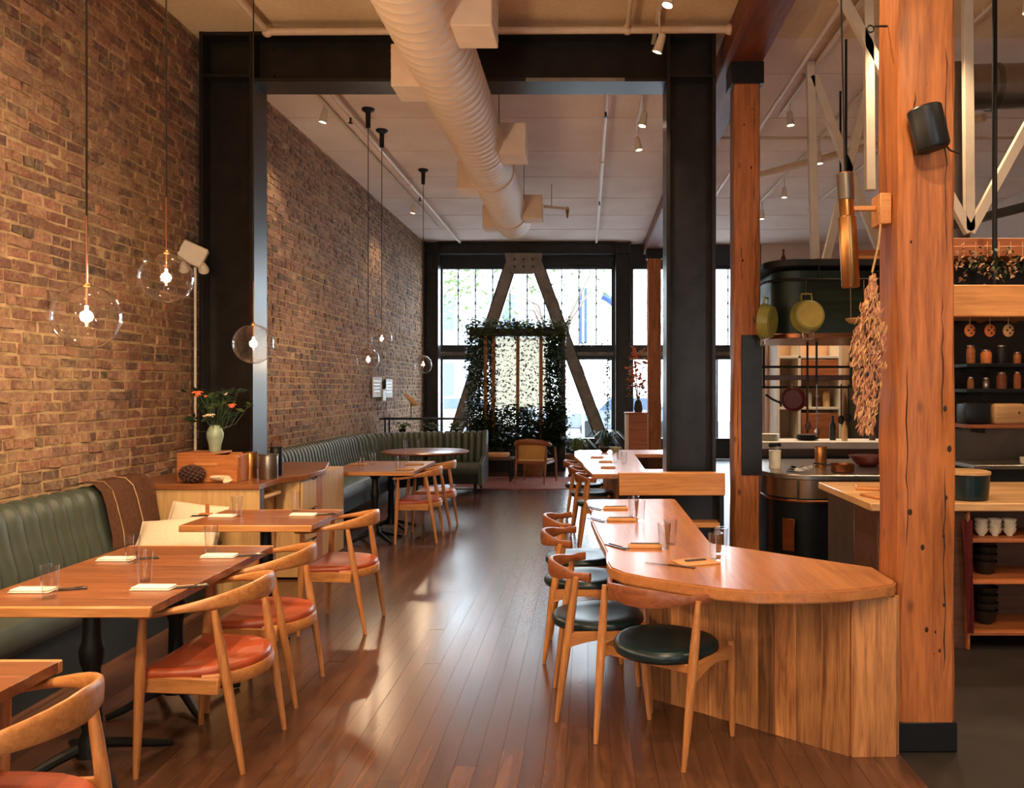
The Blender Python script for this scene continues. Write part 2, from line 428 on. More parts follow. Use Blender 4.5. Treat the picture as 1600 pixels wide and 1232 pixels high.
# ---- other walls and ceilings
struct(obj('wall_right', box(B(), XR, XR + 0.2, YF, YB, 0, ZC), 'kitchen_plaster', smooth=False))
wf = struct(obj('wall_front', box(B(), XW, XR, YF - 0.2, YF, 0, 0.5), 'tan_wall', smooth=False))
obj('lintel', box(B(), XW, XR, YF - 0.2, YF, 3.2, ZC), 'tan_wall', wf, smooth=False)
for xa, xb in ((XW, -0.7), (-0.2, 2.9), (3.5, XR)): obj('pier', box(B(), xa, xb, YF - 0.2, YF, 0.5, 3.2), 'tan_wall', wf, smooth=False)
def fill_window(name, x0, x1, n):
    w = struct(bpy.data.objects.new(name, None)); COL.objects.link(w); w.location = (x0, YF - 0.1, 0); st = (x1 - x0)/n
    for z in (0.5, 3.12): obj('rail', box(B(), 0, x1 - x0, -0.04, 0.04, z, z + 0.08), 'window_steel', w, smooth=False)
    for i in range(n + 1): obj('mullion', box(B(), i*st - 0.03, i*st + 0.03, -0.04, 0.04, 0.58, 3.12), 'window_steel', w, smooth=False)
    for i in range(n): obj('pane', box(B(), i*st + 0.03, (i+1)*st - 0.03, -0.004, 0.004, 0.58, 3.12), 'window_glass', w, smooth=False)
fill_window('fill_window_3', -0.7, -0.2, 1); fill_window('fill_window_4', 2.9, 3.5, 1)  # unseen windows added behind the viewer to let in soft fill daylight
ce = struct(obj('ceiling', box(B(), XW - 0.2, XR + 0.2, YF - 0.2, YC + 0.16, ZC, ZC + 0.2), 'ceiling_fibre', smooth=False))
cb = struct(obj('ceiling_rear', box(B(), XW - 0.2, XR + 0.2, YC + 0.16, YB + 0.2, ZC, ZC + 0.2), 'ceiling_paint', smooth=False))
# board joints on the rear ceiling, faint battens across the room
for y in (8.6, 10.0, 11.4, 12.8, 14.2, 15.6, 17.0):
    obj('ceiling_panel_strip', box(B(), XW, XR, y - 0.012, y + 0.012, ZC - 0.006, ZC + 0.01), 'ceiling_paint', cb, smooth=False)

# ---- window wall at the far end
wb = struct(obj('wall_back', box(B(), XW, 3.95, YB, YB + 0.25, 0, 0.40), 'window_steel', smooth=False))
obj('pier', box(B(), 0.62, 1.02, YB, YB + 0.25, 0.40, ZC), 'window_steel', wb, smooth=False)
obj('pier', box(B(), 3.95, XR, YB - 0.02, YB + 0.25, 0.0, ZC), 'kitchen_plaster', wb, smooth=False)
obj('lintel', box(B(), XW, 3.95, YB, YB + 0.25, 4.38, ZC), 'window_steel', wb, smooth=False)
def window(name, x0, x1, n, lower):
    w = struct(bpy.data.objects.new(name, None)); COL.objects.link(w); w.location = ((x0+x1)/2, YB + 0.1, 0); hw = (x1-x0)/2
    fr = 'window_steel'
    for s in (-1, 1): obj('jamb', box(B(), s*hw - 0.05, s*hw + 0.05, -0.05, 0.05, 0.4, 4.38, 0.004), fr, w)
    obj('head', box(B(), -hw, hw, -0.06, 0.06, 4.30, 4.38, 0.004), fr, w)
    obj('sill', box(B(), -hw, hw, -0.16, 0.08, 0.40, 0.47, 0.006), fr, w)
    obj('transom', box(B(), -hw, hw, -0.08, 0.08, 2.25, 2.58, 0.006), fr, w)
    obj('transom_rail', box(B(), -hw, hw, -0.11, -0.08, 2.34, 2.42, 0.004), 'brace_steel', w)
    st = 2*hw/n
    for i in range(n):
        xa = -hw + i*st
        if i: 
            bm = B(); tube(bm, [(xa, 0, 2.58), (xa, 0, 4.30)], 0.014, 6)
            for k in range(5): tube(bm, [(xa, 0, 2.9 + k*0.3), (xa, 0, 2.96 + k*0.3)], 0.024, 6)
            obj('mullion', bm, 'black_iron', w)
        obj('pane', box(B(), xa + 0.006, xa + st - 0.006, 0.02, 0.028, 2.58, 4.30), 'window_glass', w, smooth=False)
    st = 2*hw/lower
    for i in range(lower):
        xa = -hw + i*st
        if i: obj('mullion', box(B(), xa - 0.02, xa + 0.02, -0.03, 0.03, 0.47, 2.25), fr, w)
        obj('pane', box(B(), xa + 0.02, xa + st - 0.02, 0.02, 0.028, 0.47, 2.25), 'window_glass', w, smooth=False)
    return w
window('window_1', -3.30, 0.62, 10, 2)
window('window_2', 1.02, 3.95, 8, 3)

# ---- steel moment frames
def wsection(name, label, loc, w, dep, z0, z1, stiff):
    t = thing(name, label, 'column', loc)
    for s in (-1, 1): obj('flange', box(B(), s*w/2 - (0.035 if s > 0 else 0), s*w/2 + (0 if s > 0 else 0.035), -dep/2, dep/2, z0, z1, 0.003), 'blackened_steel', t)
    obj('web', box(B(), -w/2 + 0.035, w/2 - 0.035, -0.012, 0.012, z0, z1), 'blackened_steel', t)
    for z in stiff: obj('stiffener', box(B(), -w/2 + 0.035, w/2 - 0.035, -dep/2 + 0.01, dep/2 - 0.01, z - 0.015, z + 0.015), 'blackened_steel', t)
    obj('base_plate', box(B(), -w/2 - 0.04, w/2 + 0.04, -dep/2 - 0.03, dep/2 + 0.03, z0, z0 + 0.03, 0.004), 'blackened_steel', t)
    return t
def hsection(name, label, xa, xb, y, z0, z1, dep):
    t = thing(name, label, 'beam', ((xa+xb)/2, y, z0)); h = z1 - z0; w = (xb-xa)/2
    obj('bottom_flange', box(B(), -w, w, -dep/2, dep/2, 0, 0.035, 0.003), 'blackened_steel', t)
    obj('top_flange', box(B(), -w, w, -dep/2, dep/2, h - 0.035, h, 0.003), 'blackened_steel', t)
    obj('web', box(B(), -w, w, -0.012, 0.012, 0.035, h - 0.035), 'blackened_steel', t)
    return t
cl_ = wsection('steel_column', 'black steel column against the brick wall beside the wooden crate', (-3.275, YC + 0.17, 0), 0.49, 0.34, 0, ZC - 0.005, (4.45, 4.83))
cr_ = wsection('steel_column', 'black steel column rising behind the bar beside the orange post', (0.955, YC + 0.19, 0), 0.45, 0.38, 0, ZC - 0.005, (4.45, 4.83))
bmF = hsection('steel_beam', 'black steel beam spanning the room under the big duct', -3.03, 0.73, YC + 0.17, 4.39, ZC - 0.005, 0.34)
for (x, z) in ((-2.9, 4.75), (-2.9, 4.5), (0.6, 4.75)):
    obj('bolt', tube(B(), [(x + 1.15, -0.012, z - 4.39), (x + 1.15, -0.04, z - 4.39)], 0.022, 6), 'blackened_steel', bmF)
obj('pale_flange_strip', box(B(), 0.6, 1.5, -0.171, -0.166, 0.0, 0.033), 'brace_steel', bmF)  # paler strip along part of the bottom flange edge
wsection('steel_column', 'black steel column in the far corner left of the window', (-3.43, YB - 0.28, 0), 0.32, 0.30, 0, ZC - 0.005, (4.6,))
wsection('steel_column', 'black steel column in front of the window right of the diagonal brace', (0.82, YB - 0.28, 0), 0.34, 0.30, 0, ZC - 0.005, (4.6,))
hsection('steel_beam', 'dark steel beam along the top of the far window', -3.27, 0.65, YB - 0.28, 4.58, ZC - 0.005, 0.28)
# diagonal braces in front of the window
def brace(label, xa, za, xb, zb):
    t = thing('diagonal_brace', label, 'brace', (xa, YB - 0.33, za), 0, 'diagonal window braces')
    d = Vector((xb - xa, 0, zb - za)); ln = d.length; M = rot('Y', math.degrees(atan2(d.x, d.z)))
    bm = B(); box(bm, -0.13, 0.13, -0.09, 0.09, 0, ln, 0.008, M); obj('brace_beam', bm, 'brace_steel', t)
    for s in (-1, 1):
        bm = B(); box(bm, s*0.13 - 0.012, s*0.13 + 0.012, -0.10, 0.10, 0.1, ln - 0.1, 0.003, M); obj('side_plate', bm, 'blackened_steel', t)
    return t
brace('grey diagonal brace leaning left from the window head', -3.06, 0.06, -1.62, 4.50)
brace('grey diagonal brace leaning right from the window head', 0.50, 0.06, -1.14, 4.50)
t = thing('gusset_plate', 'grey steel plate joining the two diagonal braces at the window head', 'plate', (-1.38, YB - 0.45, 4.12))
bm = B(); prism(bm, [(-0.42, 0.46), (0.42, 0.46), (0.36, 0.1), (0.2, 0), (-0.2, 0), (-0.36, 0.1)], 0, 0.02, 0, rot('X', 90)); obj('plate', bm, 'brace_steel', t)
for x in (-0.2, 0, 0.2):
    for z in (0.16, 0.32): obj('bolt', tube(B(), [(x, -0.02, z), (x, -0.045, z)], 0.025, 6), 'blackened_steel', t)

# ---- timber posts and the beam they carry
def post(label, x0, x1, y0, y1, z1, base=0.0, cap=True, grp=None):
    t = thing('timber_post', label, 'post', ((x0+x1)/2, (y0+y1)/2, 0)); w, d = (x1-x0)/2, (y1-y0)/2
    bm = B(); rp = random.Random(int(x0*100 + y0*10)); n = 22
    rings = []
    for i in range(n + 1):
        z = base + (z1 - base)*i/n; j = lambda: rp.uniform(-0.004, 0.004); c = 0.014
        rings.append([Vector(p) for p in ((-w+c+j(), -d+j(), z), (w-c+j(), -d+j(), z), (w+j(), -d+c, z), (w+j(), d-c, z), (w-c, d, z), (-w+c, d, z), (-w+j(), d-c, z), (-w+j(), -d+c, z))])
    ring_skin(bm, rings); sh = obj('shaft', bm, 'post_fir', t)
    # drying cracks, shallow dark wedges set into the front
    for (cx, za, zb) in ((0.60, 0.35, 1.25), (0.52, 1.45, 2.05), (0.66, 2.15, 3.1), (0.55, 3.3, 4.3), (-0.72, 0.9, 1.7), (-0.45, 2.6, 2.9)):
        if zb > z1: continue
        pts = []; xx = cx*w
        for k in range(14): pts.append((xx + rp.uniform(-0.006, 0.006), -d - 0.0015, za + (zb-za)*k/13))
        obj('crack', tube(B(), pts, [0.0004] + [rp.uniform(0.001, 0.0036) for _ in range(12)] + [0.0004], 5), 'wood_joint', sh)
    for k in range(16):
        kx, kz, kr = rp.uniform(-0.85, 0.85)*w, rp.uniform(0.3, z1 - 0.4), rp.uniform(0.003, 0.010)
        obj('knot', sphere(B(), (kx, -d + 0.001, kz), kr, 8, 6, 1, 0.35, 1.5), 'wood_joint', sh)
    if base: obj('steel_shoe', box(B(), -w - 0.006, w + 0.006, -d - 0.006, d + 0.006, 0, base, 0.004), 'black_iron', t)
    if cap: obj('steel_cap', box(B(), -w - 0.03, w + 0.03, -d - 0.03, d + 0.03, z1 - 0.2, z1, 0.006), 'black_iron', t)
    return t
p1 = post('large orange timber post at the right end of the wooden bar', 1.375, 1.625, 3.66, 3.92, 4.60, 0.13)
bm = B()
p2 = post('orange timber post with black sleeve beside the steel column', 1.36, 1.60, 7.65, 7.89, 4.60, 0.0)
obj('steel_sleeve', box(B(), -0.055, 0.135, -0.135, 0.135, 0.80, 2.09, 0.004), 'blackened_steel', p2)
post('slim red-brown timber post by the far window', 1.33, 1.62, 17.95, 18.2, 4.60, 0.0)
tb = thing('timber_beam', 'heavy dark timber beam running along the ceiling over the posts', 'beam', (1.455, 7.6, 4.60))
obj('beam_body', box(B(), -0.185, 0.17, -10.6, 11.1, 0, 0.25, 0.012), 'beam_fir', tb)

# ---- spiral duct with side outlets
DX, DZ, DR = -1.14, 4.22, 0.275
dt = thing('spiral_duct', 'big cream painted spiral air duct hanging under the ceiling', 'duct', (DX, 0, DZ))
bm = B(); rings = []; y = -2.9; ridge = 0
ys = []
while y < 13.0:
    h_ = 0.004 if y < 8.9 else 0.0012; ys += [(y, DR), (y + 0.115, DR), (y + 0.122, DR + h_), (y + 0.132, DR + h_)]; y += 0.14
ys += [(13.02, DR), (13.1, DR*0.97), (13.16, DR*0.8), (13.18, 0.02)]
sg = 36
for yy, r in ys: rings.append([Vector((r*cos(2*pi*k/sg), yy, r*sin(2*pi*k/sg))) for k in range(sg)])
ring_skin(bm, rings); obj('duct_body', bm, 'duct_paint', dt)
for yy in (9.9, 12.2): 
    bm = B(); ring_skin(bm, [[Vector((r*cos(2*pi*k/sg), q, r*sin(2*pi*k/sg))) for k in range(sg)] for q, r in ((yy, DR), (yy+0.01, DR+0.016), (yy+0.06, DR+0.016), (yy+0.07, DR))], False, False, False)
    obj('joint_collar', bm, 'duct_paint', dt)
for yy in (1.5, 5.0, 8.2, 11.5): 
    for s in (-1, 1): obj('hanger_strap', box(B(), s*(DR+0.004) - 0.004, s*(DR+0.004) + 0.004, yy, yy + 0.03, 0, ZC - DZ), 'galvanised', dt, smooth=False)
for s, yy in ((-1, 6.87), (1, 5.76), (1, 8.85), (-1, 10.3), (1, 12.07), (-1, 12.75), (-1, 3.2), (1, 2.2)):
    q = obj('outlet_box', box(B(), -0.14, 0.14, -0.19, 0.19, -0.17, 0.17, 0.006), 'duct_paint', dt, ((0.37 if s > 0 else -0.29), yy, -0.02), smooth=False)
    for k in range(4): obj('louvre', box(B(), s*0.141 - 0.004, s*0.141 + 0.004, -0.17, 0.17, -0.13 + k*0.08, -0.115 + k*0.08), 'white_paint', q, smooth=False)

# ---- sprinkler pipes, each run its own thing
def pipe(label, pts, r=0.03, fit=(), mat='pipe_paint', name='sprinkler_pipe'):
    o0 = Vector(pts[0]); t = thing(name, label, 'pipe', o0)
    obj('run', tube(B(), [Vector(p) - o0 for p in pts], r, 10), mat, t)
    for f in fit:
        d = Vector(f) - o0
        obj('fitting', sphere(B(), d, r*1.5, 10, 8), mat, t)
    return t
zp = ZC - 0.10
pipe('cream sprinkler pipe running in front of the black steel beam', [(-2.80, 7.30, zp - 0.02), (1.26, 7.30, zp)], 0.032, [(-2.80, 7.30, zp - 0.02), (0.36, 7.30, zp), (1.26, 7.3, zp)])
pipe('cream sprinkler pipe over the left tables near the pendant cords', [(-2.80, 7.24, zp - 0.02), (-2.80, -2.5, zp)], 0.03)
pipe('thin cream pipe on the near ceiling right of the duct', [(0.36, 7.24, zp), (0.36, -2.5, zp)], 0.022)
pipe('long cream pipe on the rear ceiling above the pendant canopies', [(-2.72, 7.8, zp), (-2.72, 17.9, zp)], 0.028, [(-2.72, 12.8, zp)])
pipe('cream pipe on the rear ceiling right of the duct', [(0.22, 7.8, zp), (0.22, 17.9, zp)], 0.028, [(0.22, 11.5, zp)])
sp = pipe('short cream sprinkler branch beside the end of the duct', [(-0.80, 13.2, ZC - 0.35), (-0.30, 13.2, ZC - 0.40)], 0.022, [(-0.30, 13.2, ZC - 0.40)])
obj('sprinkler_head', tube(B(), [(0.5, 0, -0.06), (0.5, 0, -0.2)], [0.03, 0.012], 8), 'brass', sp)
for (q_, yy) in ((-2.72, 9.6), (-2.72, 13.6), (0.22, 9.4), (0.22, 13.9)):
    pp = thing('sprinkler', f'small dark sprinkler head on the ceiling pipe {"left" if q_ < 0 else "right"} of the duct, {"nearer" if yy < 11 else "farther"} one', 'sprinkler', (q_, yy, zp - 0.028)); obj('stem', tube(B(), [(0, 0, 0), (0, 0, -0.05)], 0.012, 8), 'black_iron', pp); obj('deflector', lathe(B(), [(0.001, -0.062), (0.03, -0.062), (0.03, -0.058), (0.001, -0.05)], 12), 'black_iron', pp)
obj('drop_rod', tube(B(), [(0.25, 0, -0.02), (0.25, 0, 0.34)], 0.008, 6), 'pipe_paint', sp)
pipe('cream pipe along the timber beam over the kitchen', [(2.1, 4.0, zp), (2.1, 18.2, zp)], 0.028)
pipe('grey conduit crossing the kitchen ceiling', [(1.7, 10.6, zp + 0.04), (7.0, 10.6, zp + 0.04)], 0.02)
pipe('cream pipe slanting down the kitchen ceiling behind the white trusses', [(2.35, 12.4, 4.72), (4.4, 9.2, 4.60)], 0.05)

# ---- track lights
HEADS = []
def track(label, x, ya, yb, heads, z=ZC, drop=0.22, power=60, aim=(0, 0, 0), horiz=False, hl='', spotdeg=95):
    t = thing('light_track', label, 'track light', (x, ya, z))
    obj('rail', box(B(), -0.018, 0.018, 0, yb - ya, -0.06, -0.03, 0.003), 'white_paint', t)
    k = 0
    while ya + k*2.0 + 0.1 < yb: obj('rail_hanger', box(B(), -0.008, 0.008, 0.1 + k*2.0, 0.13 + k*2.0, -0.03, 0.0), 'white_paint', t, smooth=False); k += 1
    for i, (y, ax, ay) in enumerate(heads):
        e = (radians(ay), radians(ax), 0)
        h = obj('lamp_head', lathe(B(), [(0.010, 0.10), (0.030, 0.09), (0.036, 0.02), (0.042, -0.06), (0.040, -0.062), (0.034, -0.045), (0.001, -0.045)], 14), 'white_paint', t, (0, y - ya, -drop), e)
        obj('lens', lathe(B(), [(0.001, -0.044), (0.033, -0.044), (0.033, -0.050), (0.001, -0.052)], 12), 'spot_glow', h)
        obj('stem', tube(B(), [(0, y - ya, -0.05), (0, y - ya, -drop + 0.08)], 0.008, 6), 'white_paint', t)
        light('SPOT', (0, 0, -0.07), power, WARM2 if y > 9 else WARM, h, 0.04, None, spotdeg, 0.7)
    return t
P_SPOT = 120
track('white track with bright spotlights over the aisle beside the steel column', 0.62, 3.6, 10.3, [(4.3, -20, 0), (6.2, 15, -5), (7.05, 18, 10), (9.05, 12, -5), (9.95, -10, 0)], power=P_SPOT, drop=0.34)
track('white ceiling track with spotlights washing the brick wall', -2.95, 8.6, 16.5, [(9.35, 12, 0), (14.2, 12, 0)], power=P_SPOT*0.45, drop=0.2)
track('added white ceiling track out of view over the first tables, for warm fill light', -1.5, -1.5, 5.6, [(0.2, 0, 25), (2.0, 0, 20), (3.2, 30, 0), (4.6, 30, 0)], power=P_SPOT*1.1, drop=0.3)  # track added out of view to warm the near end of the room
track('added white ceiling track behind the viewer, for warm fill light on the bar', 0.5, -2.6, 2.6, [(-1.5, 0, 30), (0.2, -20, 30), (1.6, -15, 22)], power=P_SPOT*1.6, drop=0.3)  # unseen spotlights added here to brighten the bar front and nearby floor
track('white kitchen ceiling track right of the timber beam', 2.28, 5.6, 9.8, [(6.0, -10, 0), (9.3, -5, 0)], power=P_SPOT*1.3, drop=0.25)
track('white kitchen ceiling track with spotlights over the hood', 3.0, 9.0, 14.8, [(10.7, -5, 0), (12.6, 0, 0), (14.2, 0, 0)], power=P_SPOT*1.5, drop=0.3)
track('white ceiling track far back in the kitchen', 4.0, 9.0, 15.0, [(11.2, 0, 0), (13.2, 0, 0)], power=P_SPOT*1.5, drop=0.3)
track('white ceiling track over the near kitchen counter', 3.4, 1.0, 7.5, [(2.0, 10, 20), (4.2, 10, 10), (6.4, 0, 0)], power=P_SPOT*1.3, drop=0.3)

# ---- street outside the window
st = thing('street', 'pale street pavement outside the far window', 'street', (0, 34, -0.15))
obj('pavement', box(B(), -30, 30, -15.0, 10, -0.1, 0.0), 'street', st, smooth=False)
fc = thing('white_building', 'white clapboard building across the street beyond the window', 'building', (-5, 34, -0.15))
obj('wall', box(B(), -12, 3.4, 0, 3, 0, 7), 'facade_white', fc, smooth=False)
for k in range(24): obj('clapboard', box(B(), -12, 3.4, -0.05, 0, k*0.29 + 0.02, k*0.29 + 0.26), 'facade_white', fc, smooth=False)
for (x, z) in ((-0.9, 1.2), (1.6, 1.2), (-3.5, 1.2), (-0.9, 4.0), (1.6, 4.0), (-3.5, 4.0)):
    w = obj('window', box(B(), x - 0.65, x + 0.65, -0.09, -0.04, z, z + 1.7), 'white_paint', fc, smooth=False)
    obj('pane', box(B(), x - 0.52, x + 0.52, -0.10, -0.092, z + 0.12, z + 1.58), 'facade_window', w, smooth=False)
sg_ = thing('street_sign', 'blue street post with a blue arched panel beyond the window', 'sign', (0.05, 27.0, -0.15))
obj('post', tube(B(), [(-0.15, 0, 0), (-0.15, 0, 6.0)], 0.05, 8), 'car_paint', sg_)
obj('banner', box(B(), -0.28, -0.02, -0.03, 0.03, 3.2, 5.0, 0.01), 'sign_blue', sg_)
bm = B(); arc = [(0.3 + 0.55*sin(a), 3.9 + 0.95*cos(a)) for a in [i*pi/20 for i in range(11)]] 
tube(bm, [(0.2 + 1.0*sin(a*0.09), 0, 3.6 + 1.2*cos(a*0.09)) for a in range(3, 16)], 0.13, 8); obj('arch_panel', bm, 'sign_blue', sg_)
def car(label, x, y, c='car_paint'):
    t = thing('parked_car', label, 'car', (x, y, -0.15)); bm = B()
    prof = [(-2.1, 0.35), (-2.15, 0.75), (-1.9, 0.92), (-1.1, 0.98), (-0.6, 1.45), (0.8, 1.48), (1.5, 1.0), (2.05, 0.9), (2.15, 0.6), (2.1, 0.3)]
    prism(bm, prof, -0.85, 0.85, 0.06, rot('X', 90)); obj('body', bm, c, t)
    for x_ in (-1.3, 1.35):
        for s in (-1, 1): obj('wheel', tube(B(), [(x_, s*0.7, 0.32), (x_, s*0.88, 0.32)], 0.32, 16), 'black_plastic', t)
    bm = B(); prism(bm, [(-0.95, 1.0), (-0.55, 1.38), (0.75, 1.40), (1.3, 1.02)], -0.86, 0.86, 0, rot('X', 90)); obj('side_window', bm, 'facade_window', t)
    return t
car('silver car parked across the street to the right', 1.4, 29.5)
car('pale car parked across the street to the left', -4.6, 30.5, 'white_paint')
def street_tree(label, x, y, h, seed, n):
    t = thing('street_tree', label, 'tree', (x, y, -0.15)); r_ = random.Random(seed)
    bm = B(); tube(bm, [(0, 0, 0), (0.05, 0, h*0.35), (-0.03, 0, h*0.6)], [0.13, 0.1, 0.07], 8); tips = []
    for k in range(9):
        a = r_.uniform(0, 6.28); q = Vector((cos(a)*1.4, sin(a)*1.4, h*r_.uniform(0.65, 1.0))); tube(bm, [(0, 0, h*r_.uniform(0.3, 0.55)), q*0.6 + Vector((0,0,h*0.25)), q], [0.05, 0.03, 0.012], 6); tips.append(q)
    obj('trunk', bm, 'bark', t)
    bm = B()
    for k in range(n):
        c = r_.choice(tips) + Vector((r_.gauss(0, 0.55), r_.gauss(0, 0.5), r_.gauss(0, 0.5))); a = r_.uniform(0, 6.28); u = Vector((cos(a), sin(a), r_.uniform(-0.7, 0.7)))*0.10; w = Vector((-sin(a), cos(a), 0.6))*0.05
        bm.faces.new([bm.verts.new(c + q) for q in (-u, w, u, -w)])
    o = obj('foliage', bm, 'leaf_light', t, smooth=False); o['kind'] = 'stuff'
street_tree('thin leafy street tree seen through the left of the window', -5.4, 25.8, 5.6, 3, 700)
street_tree('street tree trunk behind the right diagonal brace', -0.75, 24.5, 6.2, 5, 300)

# ================================================================== SEATING
def leg(bm, a, b, prof, seg=10):
    a, b = Vector(a), Vector(b)
    tube(bm, [a.lerp(b, k) for k, _ in prof], [r for _, r in prof], seg); return bm
TAPER = [(0, 0.011), (0.08, 0.0135), (0.3, 0.018), (0.62, 0.0215), (0.8, 0.019), (1, 0.0135)]

# ---- round armchair with leather seat; local +X is the front
def make_armchair():
    t = thing('armchair', '', 'chair')
    arcs = []
    for i in range(25):
        u = -1 + 2*i/24; a = abs(u)
        ang = u*radians(112)
        # plan: half ring at the back, arms running forward
        if a < 0.62:
            q = u/0.62*radians(90); x, y = -0.255*cos(q) - 0.0, 0.285*sin(q)
        else:
            k = (a - 0.62)/0.38; x, y = 0.0 + 0.185*k, math.copysign(0.285 + 0.018*sin(k*pi) - 0.006*k, u)
        z = 0.675 + 0.055*max(0, cos(a*pi/2*1.15))**1.2 + 0.0
        hh = 0.013 + 0.036*max(0, 1 - a/0.62)**0.9; ht = 0.013 + 0.016*min(1, max(0, (a - 0.35)/0.4)) - 0.004*max(0, (a - 0.9)/0.1)
        arcs.append(((x, y, z), ht, hh))
    obj('arm_rail', blade(B(), arcs, 14), 'chair_oak', t)
    for s in (-1, 1):
        obj('leg', leg(B(), (0.175, s*0.275, 0), (0.14, s*0.287, 0.672), TAPER), 'chair_oak_v', t)
        obj('leg', leg(B(), (-0.245, s*0.225, 0), (-0.135, s*0.245, 0.685), TAPER), 'chair_oak_v', t)
    # seat frame
    obj('front_rail', box(B(), 0.145, 0.172, -0.26, 0.26, 0.345, 0.41, 0.005), 'chair_oak', t)
    for s in (-1, 1):
        M = T(0.02, s*0.258, 0) @ rot('Z', s*-4.5)
        obj('side_rail', box(B(), -0.19, 0.13, -0.012, 0.012, 0.345, 0.41, 0.004, M), 'chair_oak', t)
    back = [((-0.205*cos(q) - 0.05, 0.235*sin(q), 0.385), 0.013, 0.028) for q in [radians(-82 + 164*i/14) for i in range(15)]]
    obj('back_rail', blade(B(), back, 10, 0.55), 'chair_oak', t)
    out = [(0.165, -0.262), (0.165, -0.13), (0.165, 0), (0.165, 0.13), (0.165, 0.262), (0.06, 0.262), (-0.06, 0.245)] + [(-0.05 - 0.205*cos(q), 0.235*sin(q)) for q in [radians(72 - 144*i/12) for i in range(13)]] + [(-0.06, -0.245), (0.06, -0.262)]
    sb = pad(B(), out, [(0.95, 0.398), (1.0, 0.405), (1.015, 0.418), (1.0, 0.432), (0.95, 0.441), (0.8, 0.440), (0.5, 0.432), (0.2, 0.428)])
    obj('seat', sb, 'rust_leather', t)
    return t
arm = make_armchair(); arm_used = False
def place_arm(x, y, rz, label):
    global arm_used
    if not arm_used: o = arm; o.location = (x, y, 0); o.rotation_euler = (0, 0, rz); o['label'] = label; o['group'] = 'oak armchairs along the left tables'; arm_used = True
    else: o = dup(arm, (x, y, 0), rz, label, 'oak armchairs along the left tables')
    return o
place_arm(-1.63, 2.27, pi + 0.03, 'oak armchair cut off by the bottom left corner, nearest to the viewer')
place_arm(-1.665, 3.68, pi - 0.02, 'oak armchair with rust leather seat at the near corner of the first full table')
place_arm(-1.70, 4.38, pi + 0.02, 'oak armchair with rust leather seat at the far corner of the first full table')
place_arm(-1.675, 5.64, pi - 0.03, 'oak armchair with rust leather seat at the small table by the cabinet')
place_arm(-1.79, 8.80, pi + 0.02, 'oak armchair at the near end of the table by the long curved banquette')
place_arm(-1.76, 9.55, pi - 0.02, 'oak armchair at the far end of the table by the long curved banquette')

# ---- elbow chair with dark leather seat; local +X is the front
def make_elbow():
    t = thing('elbow_chair', '', 'chair')
    st_ = []
    for i in range(21):
        u = -1 + 2*i/20; q = u*radians(100)
        x, y = -0.25 + 0.185*abs(u)**2.1, 0.275*u - 0.012*u**3
        z = 0.700 - 0.004*abs(u); a = abs(u)
        hh = 0.016 + 0.028*max(0, 1 - (a/0.75)**2)**0.8 + (0.006 if a > 0.8 else 0); ht = 0.012 + 0.003*(1 - a)
        st_.append(((x, y, z), ht, hh))
    obj('crest_rail', blade(B(), st_, 12, 0.6), 'walnut_bow', t)
    for s in (-1, 1):
        obj('leg', leg(B(), (-0.225, s*0.228, 0), (-0.13, s*0.245, 0.695), TAPER), 'chair_oak_v', t)
        fl_ = leg(B(), (0.225, s*0.222, 0), (0.185, s*0.235, 0.45), [(0, 0.011), (0.1, 0.014), (0.45, 0.0185), (0.85, 0.021), (0.97, 0.02), (1.0, 0.014)])
        obj('leg', fl_, 'chair_oak_v', t)
        # side rail, deeper at the ends
        pts = []; rail = B(); rings = []
        for k in range(9):
            u = k/8; x = -0.165 + 0.345*u; y = s*(0.243 - 0.006*u); up = 0.432 - 0.012*u*0; lo = 0.362 + 0.034*sin(pi*u)
            rings.append([Vector(p) for p in ((x, y - 0.011, lo), (x, y + 0.011, lo), (x, y + 0.011, up), (x, y - 0.011, up))])
        ring_skin(rail, rings); obj('side_rail', rail, 'chair_oak', t)
    obj('front_rail', box(B(), 0.12, 0.14, -0.235, 0.235, 0.375, 0.415, 0.004), 'chair_oak', t)
    obj('rear_rail', box(B(), -0.135, -0.115, -0.235, 0.235, 0.375, 0.415, 0.004), 'chair_oak', t)
    out = []
    for i in range(36):
        q = 2*pi*i/36; x = 0.228*cos(q); w = 0.232*(1 + 0.10*cos(q)) ; y = w*math.copysign(abs(sin(q))**0.88, sin(q))
        out.append((x - 0.012, y))
    obj('seat', pad(B(), out, [(0.93, 0.412), (0.99, 0.420), (1.02, 0.436), (1.015, 0.452), (0.97, 0.464), (0.9, 0.468), (0.6, 0.462), (0.25, 0.458)]), 'green_leather', t)
    return t
elb = make_elbow(); elb_used = False
def place_elb(x, y, rz, label):
    global elb_used
    if not elb_used: o = elb; o.location = (x, y, 0); o.rotation_euler = (0, 0, rz); o['label'] = label; o['group'] = 'elbow chairs along the bar'; elb_used = True
    else: o = dup(elb, (x, y, 0), rz, label, 'elbow chairs along the bar')
place_elb(0.36, 3.785, radians(53), 'elbow chair with dark seat turned to the angled near end of the bar')
place_elb(0.07, 4.23, radians(3), 'elbow chair with dark seat, second from the near end of the bar')
place_elb(-0.012, 5.06, radians(-2), 'elbow chair with dark seat, third from the near end of the bar')
place_elb(-0.035, 5.68, radians(2), 'elbow chair with dark seat at the far end of the near bar')
place_elb(0.15, 8.42, radians(2), 'elbow chair nearest to the viewer at the far white-lit bar')
place_elb(0.07, 9.18, radians(-3), 'middle elbow chair of the three at the far white-lit bar')
place_elb(-0.01, 9.95, radians(0), 'farthest elbow chair at the far white-lit bar')

